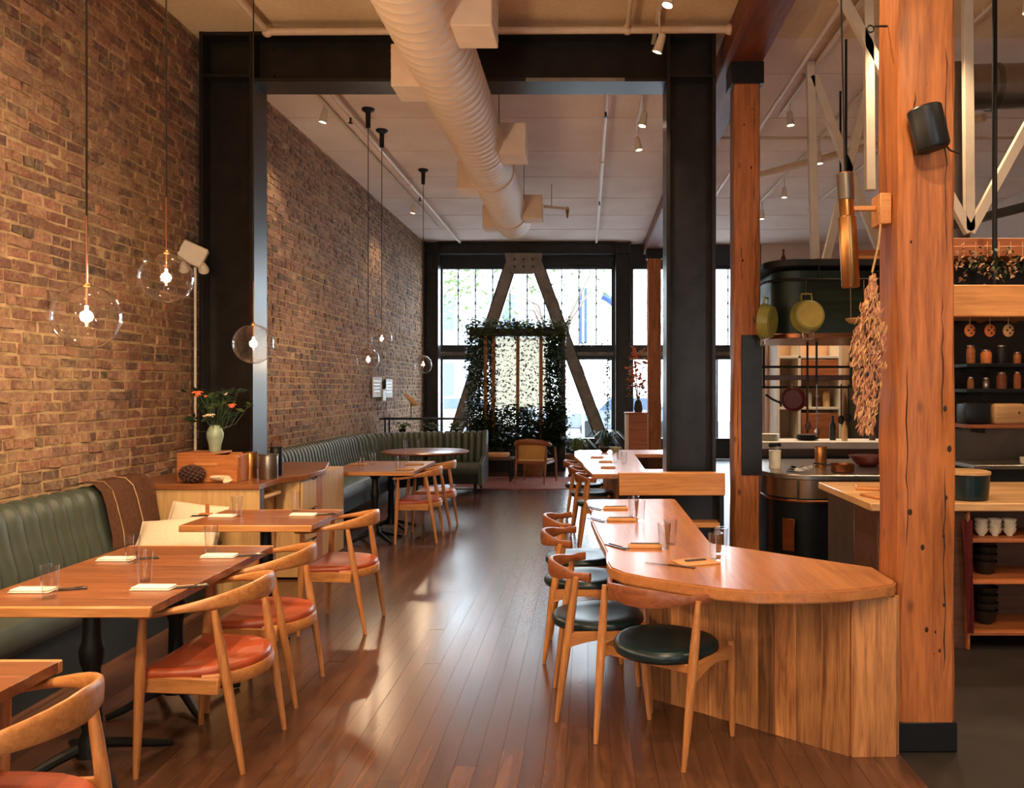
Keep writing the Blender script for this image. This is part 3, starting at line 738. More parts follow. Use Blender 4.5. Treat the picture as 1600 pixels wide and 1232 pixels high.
# ---- banquettes with fluted backs
def channel_mesh(w):
    prof = [(0.325, 0.40), (0.335, 0.47), (0.325, 0.56), (0.295, 0.66), (0.275, 0.75), (0.262, 0.83), (0.235, 0.895), (0.19, 0.925), (0.13, 0.93), (0.08, 0.91), (0.055, 0.86)]
    bm = B(); n = 8; G = []
    for i in range(n + 1):
        u = -1 + 2*i/n; k = sqrt(max(0, 1 - abs(u)**2.6)); row = []
        for j, (d, z) in enumerate(prof):
            a = Vector(prof[min(j+1, len(prof)-1)]) - Vector(prof[max(j-1, 0)]); a.normalize(); nd, nz = a.y, -a.x
            off = -0.055*(1 - k); row.append(bm.verts.new((u*w/2, -(d + nd*off), z + nz*off)))
        G.append(row)
    for i in range(n):
        for j in range(len(prof) - 1): bm.faces.new((G[i][j], G[i+1][j], G[i+1][j+1], G[i][j+1]))
    return mesh(bm, 'channel', 'green_hide', True, 1.4)
def banquette(label, path, w, seatpath, base0, skipbase=False):
    t = thing('banquette', label, 'banquette', (path[0][0], path[0][1], 0)); o = Vector(path[0])
    P = [Vector(p) - o for p in path]
    obj('back_shell', path_sweep(B(), [tuple(p) for p in P], [(0.0, base0), (0.27, base0), (0.27, 0.50), (0.20, 0.86), (0.06, 0.88), (0.0, 0.86)]), 'green_hide', t)
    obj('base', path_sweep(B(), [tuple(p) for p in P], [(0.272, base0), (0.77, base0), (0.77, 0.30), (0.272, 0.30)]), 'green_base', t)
    obj('seat_cushion', path_sweep(B(), [tuple(p) for p in P], [(0.272, 0.302), (0.78, 0.302), (0.80, 0.33), (0.80, 0.41), (0.785, 0.445), (0.75, 0.46), (0.5, 0.462), (0.272, 0.45)]), 'green_hide', t)
    cm = channel_mesh(w); tot = 0; seg = []
    for a, b_ in zip(P[:-1], P[1:]): seg.append((tot, (b_ - a).length, a, b_)); tot += (b_ - a).length
    n = int(tot/w)
    for i in range(n):
        d = (i + 0.5)*tot/n
        for (s0, ln, a, b_) in seg:
            if s0 <= d <= s0 + ln + 1e-6:
                p = a.lerp(b_, (d - s0)/ln); tt = b_ - a; put(cm, 'channel', t, (p.x, p.y, 0), atan2(tt.y, tt.x)); break
    return t, P
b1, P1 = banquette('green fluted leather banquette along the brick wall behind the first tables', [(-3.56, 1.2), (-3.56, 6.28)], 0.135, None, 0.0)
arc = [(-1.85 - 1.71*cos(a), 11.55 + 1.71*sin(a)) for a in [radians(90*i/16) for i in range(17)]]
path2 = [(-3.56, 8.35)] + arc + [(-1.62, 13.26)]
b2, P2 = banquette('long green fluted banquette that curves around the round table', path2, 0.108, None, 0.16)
e0 = Vector(P2[-1])
obj('end_panel', prism(B(), [(0.0, 0.14), (0.82, 0.14), (0.82, 0.46), (0.6, 0.5), (0.36, 0.56), (0.30, 0.80), (0.22, 0.94), (0.05, 0.94), (0.0, 0.90)], -0.03, 0.03, 0.006, T(e0.x + 0.03, e0.y, 0) @ Matrix(((0,0,1,0),(-1,0,0,0),(0,1,0,0),(0,0,0,1)))), 'green_hide', b2)
for (dx, dy) in ((-0.05, -0.06), (-0.05, -0.74), (-0.9, -0.9)):
    obj('leg', tube(B(), [(e0.x + dx, e0.y + dy, 0), (e0.x + dx, e0.y + dy, 0.18)], [0.018, 0.03], 8), 'black_iron', b2)
for y in (0.3, 1.6, 2.9):
    obj('leg', tube(B(), [(0.7, y, 0), (0.7, y, 0.18)], [0.018, 0.03], 8), 'black_iron', b2)

# blanket thrown over the banquette end
def drape(name, label, cat, mat, y0, y1, prof, fold=0.012):
    t = thing(name, label, cat, (-3.56, (y0+y1)/2, 0)); bm = B(); G = []; n = 18; rd = random.Random(5)
    for i in range(n + 1):
        u = i/n; y = y0 + (y1-y0)*u - (y0+y1)/2; row = []
        for j, (d, z) in enumerate(prof):
            f = fold*sin(u*19 + j*0.35) + fold*0.5*sin(u*41 + j)
            row.append(bm.verts.new((d + abs(f)*0.9 + 0.004, y + 0.02*sin(j*0.7)*u, z + (0.004 + abs(f)*0.5))))
        G.append(row)
    for i in range(n):
        for j in range(len(prof)-1): bm.faces.new((G[i][j], G[i][j+1], G[i+1][j+1], G[i+1][j]))
    bmesh.ops.solidify(bm, geom=bm.faces[:], thickness=0.006)
    obj('cloth', bm, mat, t)
    for k, cc in ((0.2, 'rope'), (0.62, 'rope')):
        bm = B(); 
        pts = [(prof[j][0] + 0.014, y0 + (y1-y0)*k - (y0+y1)/2 + 0.01*sin(j), prof[j][1] + 0.008) for j in range(len(prof))]
        obj('stripe', tube(bm, pts, 0.004, 6), cc, t)
    return t
drape('throw_blanket', 'brown striped throw blanket draped over the end of the near banquette', 'blanket', 'blanket', 5.62, 6.26, [(0.36, 0.50), (0.345, 0.60), (0.32, 0.70), (0.30, 0.80), (0.275, 0.89), (0.22, 0.945), (0.13, 0.952), (0.06, 0.93)])
def cushion(label, loc, rx, rz, w, h, th):
    t = thing('cushion', label, 'cushion', loc, (rx[0], rx[1], rz)); bm = B(); n = 14
    for sgn in (1, -1):
        G = []
        for i in range(n + 1):
            row = []
            for j in range(n + 1):
                u, v = -1 + 2*i/n, -1 + 2*j/n; k = (1 - u*u)*(1 - v*v); pin = 1 - 0.10*(abs(u)**3)*(1 - v*v) 
                row.append(bm.verts.new((u*w/2*(1 - 0.09*(1 - v*v)*0 - 0.07*(1-abs(v)**2)*abs(u)**4), v*h/2*(1 - 0.07*(1-abs(u)**2)*abs(v)**4), sgn*th/2*k**0.42)))
            G.append(row)
        for i in range(n):
            for j in range(n): bm.faces.new((G[i][j], G[i+1][j], G[i+1][j+1], G[i][j+1]) if sgn > 0 else (G[i][j+1], G[i+1][j+1], G[i+1][j], G[i][j]))
    bmesh.ops.remove_doubles(bm, verts=bm.verts[:], dist=1e-4); obj('cover', bm, 'linen', t)
    obj('piping', tube(B(), [(w/2*x, h/2*y, 0) for x, y in ((-1,-1), (0,-0.93), (1,-1), (0.93,0), (1,1), (0,0.93), (-1,1), (-0.93,0))], 0.005, 6, 1, True), 'linen', t)
    return t
cushion('cream linen cushion leaning at the cabinet, upper of the two', (-2.90, 6.16, 0.60), (radians(62), radians(5)), radians(-6), 0.44, 0.30, 0.12)
cushion('cream linen cushion lying in front of the other on the near banquette', (-2.90, 5.90, 0.555), (radians(42), radians(-4)), radians(4), 0.56, 0.30, 0.13)

# ================================================================== TABLES
def foot(bm, a, r):
    c, s = cos(a), sin(a)
    tube(bm, [(0.03*c, 0.03*s, 0.10), (0.12*c, 0.12*s, 0.075), (r*0.8*c, r*0.8*s, 0.03), (r*c, r*s, 0.014)], [0.022, 0.022, 0.018, 0.014], 8)
def pedestal(t, x, y, h):
    bm = B(); lathe(bm, [(0.06, 0.06), (0.055, 0.12), (0.035, 0.16), (0.045, 0.20), (0.038, 0.24), (0.034, 0.42), (0.045, 0.45), (0.05, 0.50), (0.038, 0.54), (0.034, h - 0.06), (0.06, h - 0.03), (0.16, h - 0.012), (0.16, h)], 16, (x, y, 0)); p = obj('pedestal', bm, 'black_iron', t)
    for k in range(4):
        bm = B(); foot(bm, pi/4 + k*pi/2, 0.32); obj('foot', bm, 'black_iron', p, (x, y, 0))
def table(label, x0, x1, y0, y1, peds, nb):
    t = thing('dining_table', label, 'table', ((x0+x1)/2, (y0+y1)/2, 0), 0, 'wooden dining tables'); w, d = (x1-x0)/2, (y1-y0)/2; h = 0.75
    st = (2*d - 0.05)/nb
    for i in range(nb): obj('board', box(B(), -w, w, -d + 0.025 + i*st + 0.0004, -d + 0.025 + (i+1)*st - 0.0004, h - 0.034, h, 0.0012), 'table_wood', t)
    for s in (-1, 1): obj('edge_board', box(B(), -w, w, s*d - (0.0246 if s > 0 else 0), s*d + (0 if s > 0 else 0.0246), h - 0.04, h, 0.004), 'fir_board', t)
    for (px, py) in peds: pedestal(t, px, py, h - 0.04)
    return t
table('wooden dining table cut off at the left bottom corner', -2.46, -1.64, 1.40, 2.61, [(0, -0.3), (0, 0.3)], 9)
table('large wooden dining table with four place settings by the near banquette', -2.47, -1.69, 3.22, 4.50, [(0, -0.36), (0, 0.36)], 10)
table('small wooden dining table with two place settings in front of the cabinet', -2.52, -1.70, 5.14, 5.83, [(0, 0)], 6)
table('wooden dining table beside the start of the long curved banquette', -2.66, -1.76, 8.44, 9.70, [(0, -0.36), (0, 0.36)], 10)
rt = thing('round_table', 'round wooden table inside the curve of the long banquette', 'table', (-2.18, 11.3, 0))
lathe_b = B(); lathe(lathe_b, [(0.001, 0.715), (0.55, 0.715), (0.585, 0.73), (0.59, 0.745), (0.58, 0.75), (0.001, 0.75)], 48); obj('tabletop', lathe_b, 'table_wood', rt); pedestal(rt, 0, 0, 0.715)

# ================================================================== NEAR BAR
bt = thing('bar_counter', 'live-edge wooden bar with plank front running to the orange post', 'bar', (0.6, 4.6, 0))
o_ = Vector((0.6, 4.6))
poly = [(0.00, 6.33), (0.05, 6.36), (0.66, 6.40), (0.685, 6.36), (0.685, 4.60), (0.70, 4.55), (1.362, 3.95), (1.364, 3.66), (1.33, 3.60), (1.20, 3.54), (1.06, 3.50), (0.90, 3.475), (0.72, 3.48), (0.56, 3.54), (0.40, 3.645), (0.27, 3.74), (0.17, 3.84), (0.115, 3.95), (0.10, 4.10), (0.105, 4.35), (0.085, 4.62), (0.06, 4.95), (0.045, 5.2), (0.03, 5.45), (0.04, 5.75), (0.015, 6.05)]
bm = B(); prism(bm, [(x - o_.x, y - o_.y) for x, y in poly], 0.695, 0.75, 0.008, None, 2); obj('slab', bm, 'bar_slab', bt)
# plank-clad base: path around the foot of the bar
bpath = [(1.345, 3.62), (1.15, 3.62), (0.34, 4.30), (0.34, 6.25)]
core = B(); prism(core, [(x - o_.x, y - o_.y) for x, y in [(1.345, 3.65), (1.16, 3.65), (0.365, 4.32), (0.365, 6.22), (0.60, 6.22), (0.60, 4.52), (1.345, 3.90)]], 0.0, 0.693); obj('core', core, 'dark_walnut', bt, smooth=False)
rw = random.Random(21)
for a, b_ in zip(bpath[:-1], bpath[1:]):
    a, b_ = Vector(a), Vector(b_); d = b_ - a; ln = d.length; d.normalize(); k = 0.0
    while k < ln - 0.01:
        w = min(rw.uniform(0.07, 0.15), ln - k)
        if ln - k - w < 0.04: w = ln - k
        if ln < 0.3: w = ln
        m = a + d*(k + w/2)
        obj('plank', box(B(), -w/2 + 0.0006, w/2 - 0.0006, -0.014, 0.014, 0.0, 0.693, 0.0015), 'bar_plank', bt, (m.x - o_.x, m.y - o_.y, 0), atan2(d.y, d.x))
        k += w
obj('end_plank', box(B(), -0.012, 0.012, -0.135, 0.135, 0, 0.693, 0.0015), 'bar_plank', bt, (1.353 - o_.x, 3.765 - o_.y, 0))

# service back board around the steel column
sv = thing('service_station', 'pale wooden service station wrapped around the foot of the steel column', 'cabinet', (0.73, 7.15, 0))
obj('fascia', box(B(), -0.45, 0.46, -0.03, 0.02, 0.68, 0.875, 0.006), 'fir_board', sv)
obj('top', box(B(), -0.45, 0.46, 0.021, 0.24, 0.82, 0.86, 0.004), 'fir_board', sv)
for s in (-0.43, 0.44): obj('side_panel', box(B(), s - 0.018, s + 0.018, 0.021, 0.24, 0, 0.82, 0.003), 'range_black', sv)
obj('back_panel', box(B(), -0.41, 0.42, 0.20, 0.22, 0.02, 0.82), 'black_plastic', sv)
obj('shelf', box(B(), -0.41, 0.42, 0.0, 0.199, 0.40, 0.44, 0.003), 'fir_board', sv)

# ================================================================== FAR BAR
fb = thing('bar_counter', 'far U-shaped bar with a top bright from the window', 'bar', (0.4, 9.8, 0)); o2 = Vector((0.4, 9.8))
poly = [(0.06, 8.25), (1.30, 8.25), (1.30, 8.75), (0.62, 8.75), (0.62, 10.75), (1.30, 10.75), (1.30, 11.5), (-0.10, 11.45), (-0.16, 11.2), (-0.15, 10.4), (-0.05, 9.5), (-0.02, 9.0)]
bm = B(); prism(bm, [(x - o2.x, y - o2.y) for x, y in poly], 0.70, 0.75, 0.006); obj('slab', bm, 'bar_slab', fb)
for (a, b_) in (((0.38, 8.34), (1.28, 8.34)), ((0.34, 8.36), (0.24, 11.36)), ((0.26, 11.36), (1.28, 11.36))):
    a, b_ = Vector(a), Vector(b_); d = b_ - a; n = max(3, int(d.length/0.13)); w = d.length/n
    for i in range(n):
        m = a + d*((i + 0.5)/n); obj('plank', box(B(), -w/2 + 0.0006, w/2 - 0.0006, -0.014, 0.014, 0, 0.70, 0.0015), 'bar_plank', fb, (m.x - o2.x, m.y - o2.y, 0), atan2(d.y, d.x))
obj('inner_shelf', box(B(), 0.24, 0.88, -1.0, 0.9, 0.52, 0.55), 'dark_walnut', fb)

# ================================================================== PENDANT GLOBES
def pendant(label, x, y, z, r, power, canopy=True):
    t = thing('globe_pendant', label, 'pendant lamp', (x, y, z), 0, 'clear glass globe pendants')
    obj('globe', sphere(B(), (0, 0, 0), r, 32, 20), 'clear_glass', t)
    obj('cord', tube(B(), [(0, 0, r + 0.28), (0, 0, ZC - z - 0.2)], 0.0045, 6), 'black_plastic', t)
    obj('rod', tube(B(), [(0, 0, 0.045), (0, 0, r + 0.28)], 0.004, 8), 'copper_pipe', t)
    obj('collar', lathe(B(), [(0.008, r - 0.008), (0.013, r - 0.006), (0.013, r + 0.004), (0.006, r + 0.012)], 14), 'brass', t)
    obj('canopy', lathe(B(), [(0.075, ZC - z), (0.075, ZC - z - 0.02), (0.03, ZC - z - 0.05), (0.028, ZC - z - 0.22), (0.004, ZC - z - 0.225)], 16), 'black_iron', t)
    b_ = obj('bulb', lathe(B(), [(0.006, 0.045), (0.007, 0.012), (0.012, 0.008), (0.014, 0.0), (0.010, -0.008), (0.001, -0.012)], 12), 'bulb_glow', t)
    light('POINT', (0, 0, -0.002), power, WARM, t, 0.024)
    return t
PP = 55
pendant('largest clear glass globe pendant, hanging over the first full table', -2.03, 3.38, 1.89, 0.13, PP)
pendant('clear glass globe pendant hanging higher, second from the left', -2.13, 4.22, 2.16, 0.13, PP)
pendant('clear glass globe pendant in front of the left steel column', -2.18, 5.45, 1.89, 0.13, PP)
pendant('clear glass globe pendant, lower left one of the distant pair', -2.535, 9.67, 1.93, 0.132, PP*0.42)
pendant('clear glass globe pendant, upper right one of the distant pair', -2.57, 10.46, 2.22, 0.132, PP*0.42)
pendant('small clear glass globe pendant in front of the far corner column', -2.42, 12.35, 1.95, 0.132, PP*0.42)

for k, y in enumerate((2.1, 0.8, -0.6, -2.0)): pendant(f'{["first", "second", "third", "fourth"][k]} added clear glass globe pendant of the unseen row, for warm fill light', -2.05, y, 2.1, 0.13, PP*1.2)  # pendants added out of view to throw warm light on ceiling and wall
# ================================================================== CABINET BY THE LEFT COLUMN
cbn = thing('sideboard', 'pale plywood sideboard with wooden worktop wrapped around the left steel column', 'cabinet', (-2.9, 6.33, 0))
ox, oy = -2.9, 6.33
wt = [(-3.565, 6.31), (-2.48, 6.31), (-2.48, 6.80), (-2.37, 6.94), (-2.35, 7.50), (-2.55, 8.25), (-2.98, 8.25), (-2.98, 7.50), (-3.565, 7.50)]
bm = B(); prism(bm, [(x - ox, y - oy) for x, y in wt], 0.83, 0.87, 0.003); obj('worktop', bm, 'table_wood', cbn)
obj('front_panel', box(B(), -3.565 - ox, -2.49 - ox, 0, 0.025, 0.0, 0.829, 0.002), 'cabinet_ply', cbn)
obj('side_panel', box(B(), -2.52 - ox, -2.49 - ox, 0.03, 0.10, 0.0, 0.829, 0.002), 'range_black', cbn)
obj('carcass', box(B(), -3.55 - ox, -2.60 - ox, 0.10, 1.15, 0.02, 0.829), 'cabinet_ply', cbn, smooth=False)
obj('pull_tray', box(B(), -2.595 - ox, -2.49 - ox, 0.12, 0.46, 0.74, 0.765, 0.004), 'maple_top', cbn)
dc = obj('drawer_unit', box(B(), -2.595 - ox, -2.40 - ox, 0.62, 1.90, 0.02, 0.829), 'cabinet_ply', cbn, smooth=False)
for k in range(3):
    dr = obj('drawer_front', box(B(), -0.01, 0.01, -0.18, 0.18, -0.125, 0.125, 0.003), 'cabinet_ply', cbn, (-2.388 - ox, 0.83, 0.685 - k*0.262))
    obj('finger_pull', box(B(), -0.002, 0.014, 0.07, 0.15, 0.116, 0.128, 0.003), 'black_iron', dr)
obj('end_panel', box(B(), -2.398 - ox, -2.378 - ox, 1.02, 1.17, 0.0, 0.829, 0.002), 'crate_wood', cbn)

cr = thing('wooden_crate', 'orange wooden crate on the sideboard under the flower vase', 'crate', (-2.945, 6.62, 0.87))
for s in (-1, 1):
    obj('side_board', box(B(), -0.235, 0.235, s*0.15 - 0.009, s*0.15 + 0.009, 0, 0.21, 0.003), 'crate_wood', cr)
    obj('end_board', box(B(), s*0.226 - 0.009, s*0.226 + 0.009, -0.14, 0.14, 0, 0.21, 0.003), 'crate_wood', cr)
obj('bottom_board', box(B(), -0.216, 0.216, -0.14, 0.14, 0.004, 0.016), 'crate_wood', cr)
obj('lid_board', box(B(), -0.235, 0.06, -0.16, 0.16, 0.2105, 0.225, 0.003), 'crate_wood', cr)
obj('handle_slot', box(B(), -0.10, 0.08, -0.163, -0.159, 0.130, 0.15, 0.001), 'fir_board', cr)
obj('corner_plate', sphere(B(), (0.236, -0.13, 0.19), 0.011, 8, 6), 'steel', cr)
def put_vase():
    t = thing('flower_vase', 'celadon vase of orange and cream flowers on the wooden crate', 'vase', (-2.945, 6.60, 1.0955)); t.scale = (1.12, 1.12, 1.12)
    obj('vase_body', lathe(B(), [(0.035, 0), (0.038, 0.005), (0.042, 0.05), (0.055, 0.10), (0.058, 0.13), (0.045, 0.165), (0.034, 0.18), (0.036, 0.19), (0.028, 0.188), (0.02, 0.17)], 20), 'celadon', t)
    r_ = random.Random(9); heads = [(-0.11, 0.43, 'flower_orange', 0.048), (0.135, 0.34, 'flower_orange', 0.034), (-0.02, 0.27, 'flower_cream', 0.042), (0.09, 0.42, 'flower_cream', 0.022), (-0.05, 0.40, 'flower_orange', 0.016), (-0.06, 0.26, 'flower_cream', 0.014)]
    for (hx, hz, m, hr) in heads:
        st_ = obj('stem', tube(B(), [(0, 0, 0.15), (hx*0.4, -0.02, hz*0.7), (hx, -0.04, hz)], 0.003, 5), 'leaf_dark', t)
        bm = B()
        for k in range(9):
            a = k*2.4; tl = 0.35 + 0.09*k; M = T(hx, -0.04, hz) @ rot('Z', math.degrees(a)) @ rot('Y', 75 - 8*k)
            sphere(bm, (0, 0, 0), hr*0.62, 8, 6, 0.9, 0.9, 0.28, None) if False else None
            tt = bmesh.new(); sphere(tt, (0, 0, 0), hr*0.6, 8, 6, 0.75, 0.55, 0.22); app(bm, tt, M @ T(hr*0.5, 0, 0))
        obj('blossom', bm, m, st_)
    for k in range(80):
        a = r_.uniform(0, 6.28); q = Vector((r_.gauss(0, 0.095), r_.gauss(0, 0.06), r_.uniform(0.2, 0.44))); bm = B(); u = Vector((cos(a), sin(a)*0.6, r_.uniform(-0.3, 0.8))).normalized(); w = u.cross(Vector((0, 1, 0.3))).normalized(); ln = r_.uniform(0.05, 0.09)
        pts = [q - u*ln/2, q - u*ln*0.1 + w*ln*0.2, q + u*ln/2, q - u*ln*0.1 - w*ln*0.2]
        f = bm.faces.new([bm.verts.new(p) for p in pts]); bmesh.ops.solidify(bm, geom=bm.faces[:], thickness=0.002)
        obj('leaf', bm, 'leaf_dark' if k % 4 else 'leaf_light', t, smooth=False)
        if k % 3 == 0: obj('stem', tube(B(), [(0, 0, 0.15), q*0.6, q], 0.002, 4), 'leaf_dark', t)
put_vase()
bm = B(); r_ = random.Random(4); t = thing('pine_cone_ball', 'dark brown dried seed head lying in front of the crate', 'seed head', (-3.03, 6.395, 0.87))
for k in range(90):
    z = 1 - 2*(k + 0.5)/90; a = k*2.39996; q = Vector((cos(a)*sqrt(1-z*z)*0.095, sin(a)*sqrt(1-z*z)*0.05, z*0.062 + 0.072)); tt = bmesh.new(); sphere(tt, (0,0,0), 0.014, 6, 5, 1, 1, 0.8); app(bm, tt, T(*q))
sphere(bm, (0, 0, 0.072), 0.06, 12, 8, 1.4, 0.75, 0.95); obj('scales', bm, 'pine_cone', t)
t = thing('seashell', 'pale seashell on the sideboard beside the dark seed head', 'shell', (-2.83, 6.39, 0.87))
bm = B(); pts = [(0.075*cos(a)*(1 - a/9), 0.04*sin(a)*(1 - a/9), 0.03 + 0.004*a) for a in [k*0.35 for k in range(18)]]; tube(bm, pts, [0.028 - 0.0014*k for k in range(18)], 10); obj('whorl', bm, 'shell', t); obj('lip', tube(B(), [(0.05, -0.01, 0.012), (0.09, -0.015, 0.014), (0.12, -0.01, 0.03)], [0.012, 0.010, 0.003], 8), 'shell', t)
def canister(label, x, y, r, h, mat, z0=0.87, extra=None):
    t = thing('metal_canister', label, 'canister', (x, y, z0)); obj('can_body', lathe(B(), [(r*0.97, 0), (r, 0.004), (r, h - 0.004), (r*0.97, h), (r*0.9, h), (r*0.9, h*0.3), (0.001, h*0.3)], 24), mat, t)
    obj('rim', lathe(B(), [(r, h - 0.012), (r + 0.004, h - 0.010), (r + 0.004, h - 0.002), (r, h)], 24), mat, t)
    return t
canister('shiny brass canister on the sideboard beside the crate', -2.72, 6.74, 0.055, 0.215, 'brass')
canister('dark brass canister on the sideboard right of the shiny one', -2.56, 6.70, 0.075, 0.20, 'galvanised')
t = canister('small dark tin on the sideboard behind the brass canisters', -2.60, 6.98, 0.05, 0.24, 'black_iron')
for k in range(3): obj('handle', tube(B(), [(0.01*k - 0.01, 0, 0.1), (0.035*k - 0.03, 0.01, 0.33)], 0.006, 6), 'brass', t)
t = thing('wall_floodlight', 'white tilted emergency light box on the brick wall beside the left column', 'lamp', (-3.52, 7.42, 2.80), (0, 0, radians(20)))
q = obj('housing', box(B(), -0.10, 0.12, -0.06, 0.06, -0.09, 0.09, 0.012, rot('Y', 24)), 'white_paint', t)
for s in (-0.06, 0.10): obj('lamp_head', lathe(B(), [(0.02, 0.05), (0.045, 0.0), (0.045, -0.03), (0.02, -0.035)], 12, (0, 0, 0), T(s, -0.03, -0.13) @ rot('X', 50)), 'white_paint', t)
obj('conduit', tube(B(), [(0.03, 0, -0.12), (0.03, 0, -1.90)], 0.011, 8), 'white_paint', t)

# menus on the far brick wall
mn = thing('wall_menus', 'sheaves of white menu cards clipped on the far brick wall', 'menus', (-3.57, 14.6, 1.62))
for k, (dy, w, h, dz) in enumerate(((-0.42, 0.62, 0.34, 0.0), (0.36, 0.56, 0.33, -0.02), (-0.02, 0.22, 0.2, -0.14))):
    q = obj('card', box(B(), 0.0 + 0.012*k, 0.012 + 0.012*k, dy - w/2, dy + w/2, -h/2 + dz, h/2 + dz, 0.002), 'paper', mn)
    for j in range(4): obj('text_line', box(B(), 0.0125 + 0.012*k, 0.0135 + 0.012*k, dy - w*0.35, dy + w*0.3, dz + h*0.3 - j*h*0.17 - 0.008, dz + h*0.3 - j*h*0.17 + 0.008), 'black_plastic', q, smooth=False)
obj('clip', box(B(), 0.03, 0.06, -0.02, 0.02, -0.02, 0.14, 0.004), 'black_iron', mn)

# ================================================================== PLACE SETTINGS
def tumbler_me(h, r0, r1):
    return mesh(lathe(B(), [(0.001, 0), (r0, 0), (r1, h), (r1 - 0.002, h), (r0 - 0.002, 0.008), (0.001, 0.008)], 18), 'glass_body', 'tumbler_glass')
TALL, SHORT = tumbler_me(0.135, 0.027, 0.036), tumbler_me(0.10, 0.03, 0.036)
def tumbler(label, x, y, z=0.75, tall=True, grp='glasses on the tables'):
    o = put(TALL if tall else SHORT, 'tumbler', None, (x, y, z + 0.0005)); return tag(o, label, 'glass', grp)
def napkin(label, x, y, rz=0.0, z=0.75, w=0.17, d=0.075, grp='white napkins'):
    t = thing('folded_napkin', label, 'napkin', (x, y, z + 0.0005), rz, grp)
    bm = B(); rings = []
    for k, (s, dz) in enumerate(((1, 0), (1.01, 0.006), (1.0, 0.012))): pass
    obj('lower_fold', box(B(), -w/2, w/2, -d/2, d/2, 0, 0.007, 0.003), 'napkin_white', t); obj('upper_fold', box(B(), -w/2 + 0.004, w/2 - 0.003, -d/2 + 0.004, d/2 - 0.002, 0.0072, 0.014, 0.003), 'napkin_white', t)
    return t
def cutlery(label, x, y, rz, z=0.75, kind=0):
    t = thing('cutlery_set', label, 'cutlery', (x, y, z + 0.001), rz, 'cutlery at the place settings')
    obj('knife', box(B(), -0.095, 0.095, -0.006, 0.004, 0, 0.004, 0.0015), 'black_iron', t)
    bm = B(); tube(bm, [(-0.09, 0.022, 0.004), (0.04, 0.022, 0.004)], 0.004, 6); sphere(bm, (0.065, 0.022, 0.005), 0.028, 10, 6, 1, 0.6, 0.12); obj('spoon', bm, 'cutlery', t)
    return t
def setting(tb_, px, py, gx, gy, where, crz=0.35, dx=0.12):
    x, y = at_z(px, py, 0.75); napkin(f'white folded napkin {where}', x, y)
    x2, y2 = at_z(gx, gy, 0.75); tumbler(f'clear tumbler {where}', x2, y2)
    cutlery(f'dark knife and spoon {where}', x + dx, y + 0.015, crz)
setting(1, 52, 925, 78, 935, 'at the near banquette side of the large table', 0.3, 0.11)
setting(1, 240, 921, 226, 909, 'at the near aisle corner of the large table')
setting(1, 182, 876, 207, 881, 'at the far banquette side of the large table', 0.25, 0.10)
setting(1, 343, 871, 330, 862, 'at the far aisle corner of the large table')
setting(2, 348, 808, 370, 808, 'at the banquette side of the small table', 0.2, -0.12)
setting(2, 474, 806, 461, 799, 'at the aisle side of the small table')
cb2 = thing('table_stand', 'small wooden card stand on the left of the small table', 'card stand', (*at_z(324, 806, 0.75), 0.7505))
obj('foot', box(B(), -0.05, 0.03, -0.02, 0.02, 0, 0.016, 0.003), 'crate_wood', cb2); obj('upright', box(B(), -0.012, 0.012, -0.006, 0.006, 0.0165, 0.08, 0.002), 'crate_wood', cb2)
for (x, y, n_) in ((564, 735, 'near left'), (582, 727, 'far left'), (622, 733, 'near right'), (634, 726, 'middle')):
    tumbler(f'small tumbler at the {n_} of the table by the long banquette', *at_z(x, y, 0.75))
def tray(label, x, y, rz=0.0, z=0.75, w=0.19, d=0.085, grp='leather napkin rolls on the bars'):
    t = thing('napkin_tray', label, 'napkin', (x, y, z + 0.0005), rz, grp)
    obj('leather_fold', box(B(), -w/2, w/2, -d/2, d/2, 0, 0.016, 0.005, None, 2), 'kraft_leather', t); obj('dark_slot', box(B(), -w/2 + 0.012, w/2 - 0.012, d/2 - 0.03, d/2 - 0.006, 0.0162, 0.019, 0.001), 'dark_slot', t)
    return t
for (x, y, n_) in ((560, 727, 'near left edge'), (634, 735, 'near aisle corner'), (648, 727, 'far aisle corner')):
    tray(f'dark folded napkin at the {n_} of the table by the long banquette', *at_z(x, y, 0.75))
for (x, y, n_) in ((634, 704, 'left'), (655, 700, 'middle')): tumbler(f'tumbler on the {n_} of the round table', *at_z(x, y, 0.75))
for (x, y, w, n_) in ((962, 796, 0.175, 'at the far end of the near bar'), (971, 814, 0.19, 'second from the far end of the near bar'), (1008, 856, 0.18, 'on the near bar beside a tumbler')):
    X, Y = at_z(x, y, 0.75); tray(f'tan leather napkin roll {n_}', X, Y, -0.03, 0.75, w); cutlery(f'dark cutlery left of the napkin roll {n_}', X - w/2 - 0.07, Y + 0.0, -1.0)
X, Y = at_z(1087, 880, 0.75); mt = thing('menu_board', 'tan menu board with a dark clip on the near corner of the bar', 'menu', (X, Y, 0.7505), 0.35)
obj('board', box(B(), -0.10, 0.10, -0.07, 0.07, 0, 0.008, 0.002), 'kraft_leather', mt); obj('clip', box(B(), -0.05, 0.06, 0.0, 0.025, 0.0082, 0.014, 0.002), 'dark_slot', mt)
X, Y = at_z(1050, 885, 0.75); kn = thing('steak_knife', 'long dark knife lying beside the menu board on the bar', 'knife', (X, Y, 0.751), -0.55)
obj('handle', box(B(), -0.02, 0.12, -0.007, 0.007, 0, 0.008, 0.002), 'dark_walnut', kn); obj('blade', box(B(), -0.14, -0.021, -0.007, 0.005, 0.002, 0.004), 'cutlery', kn)
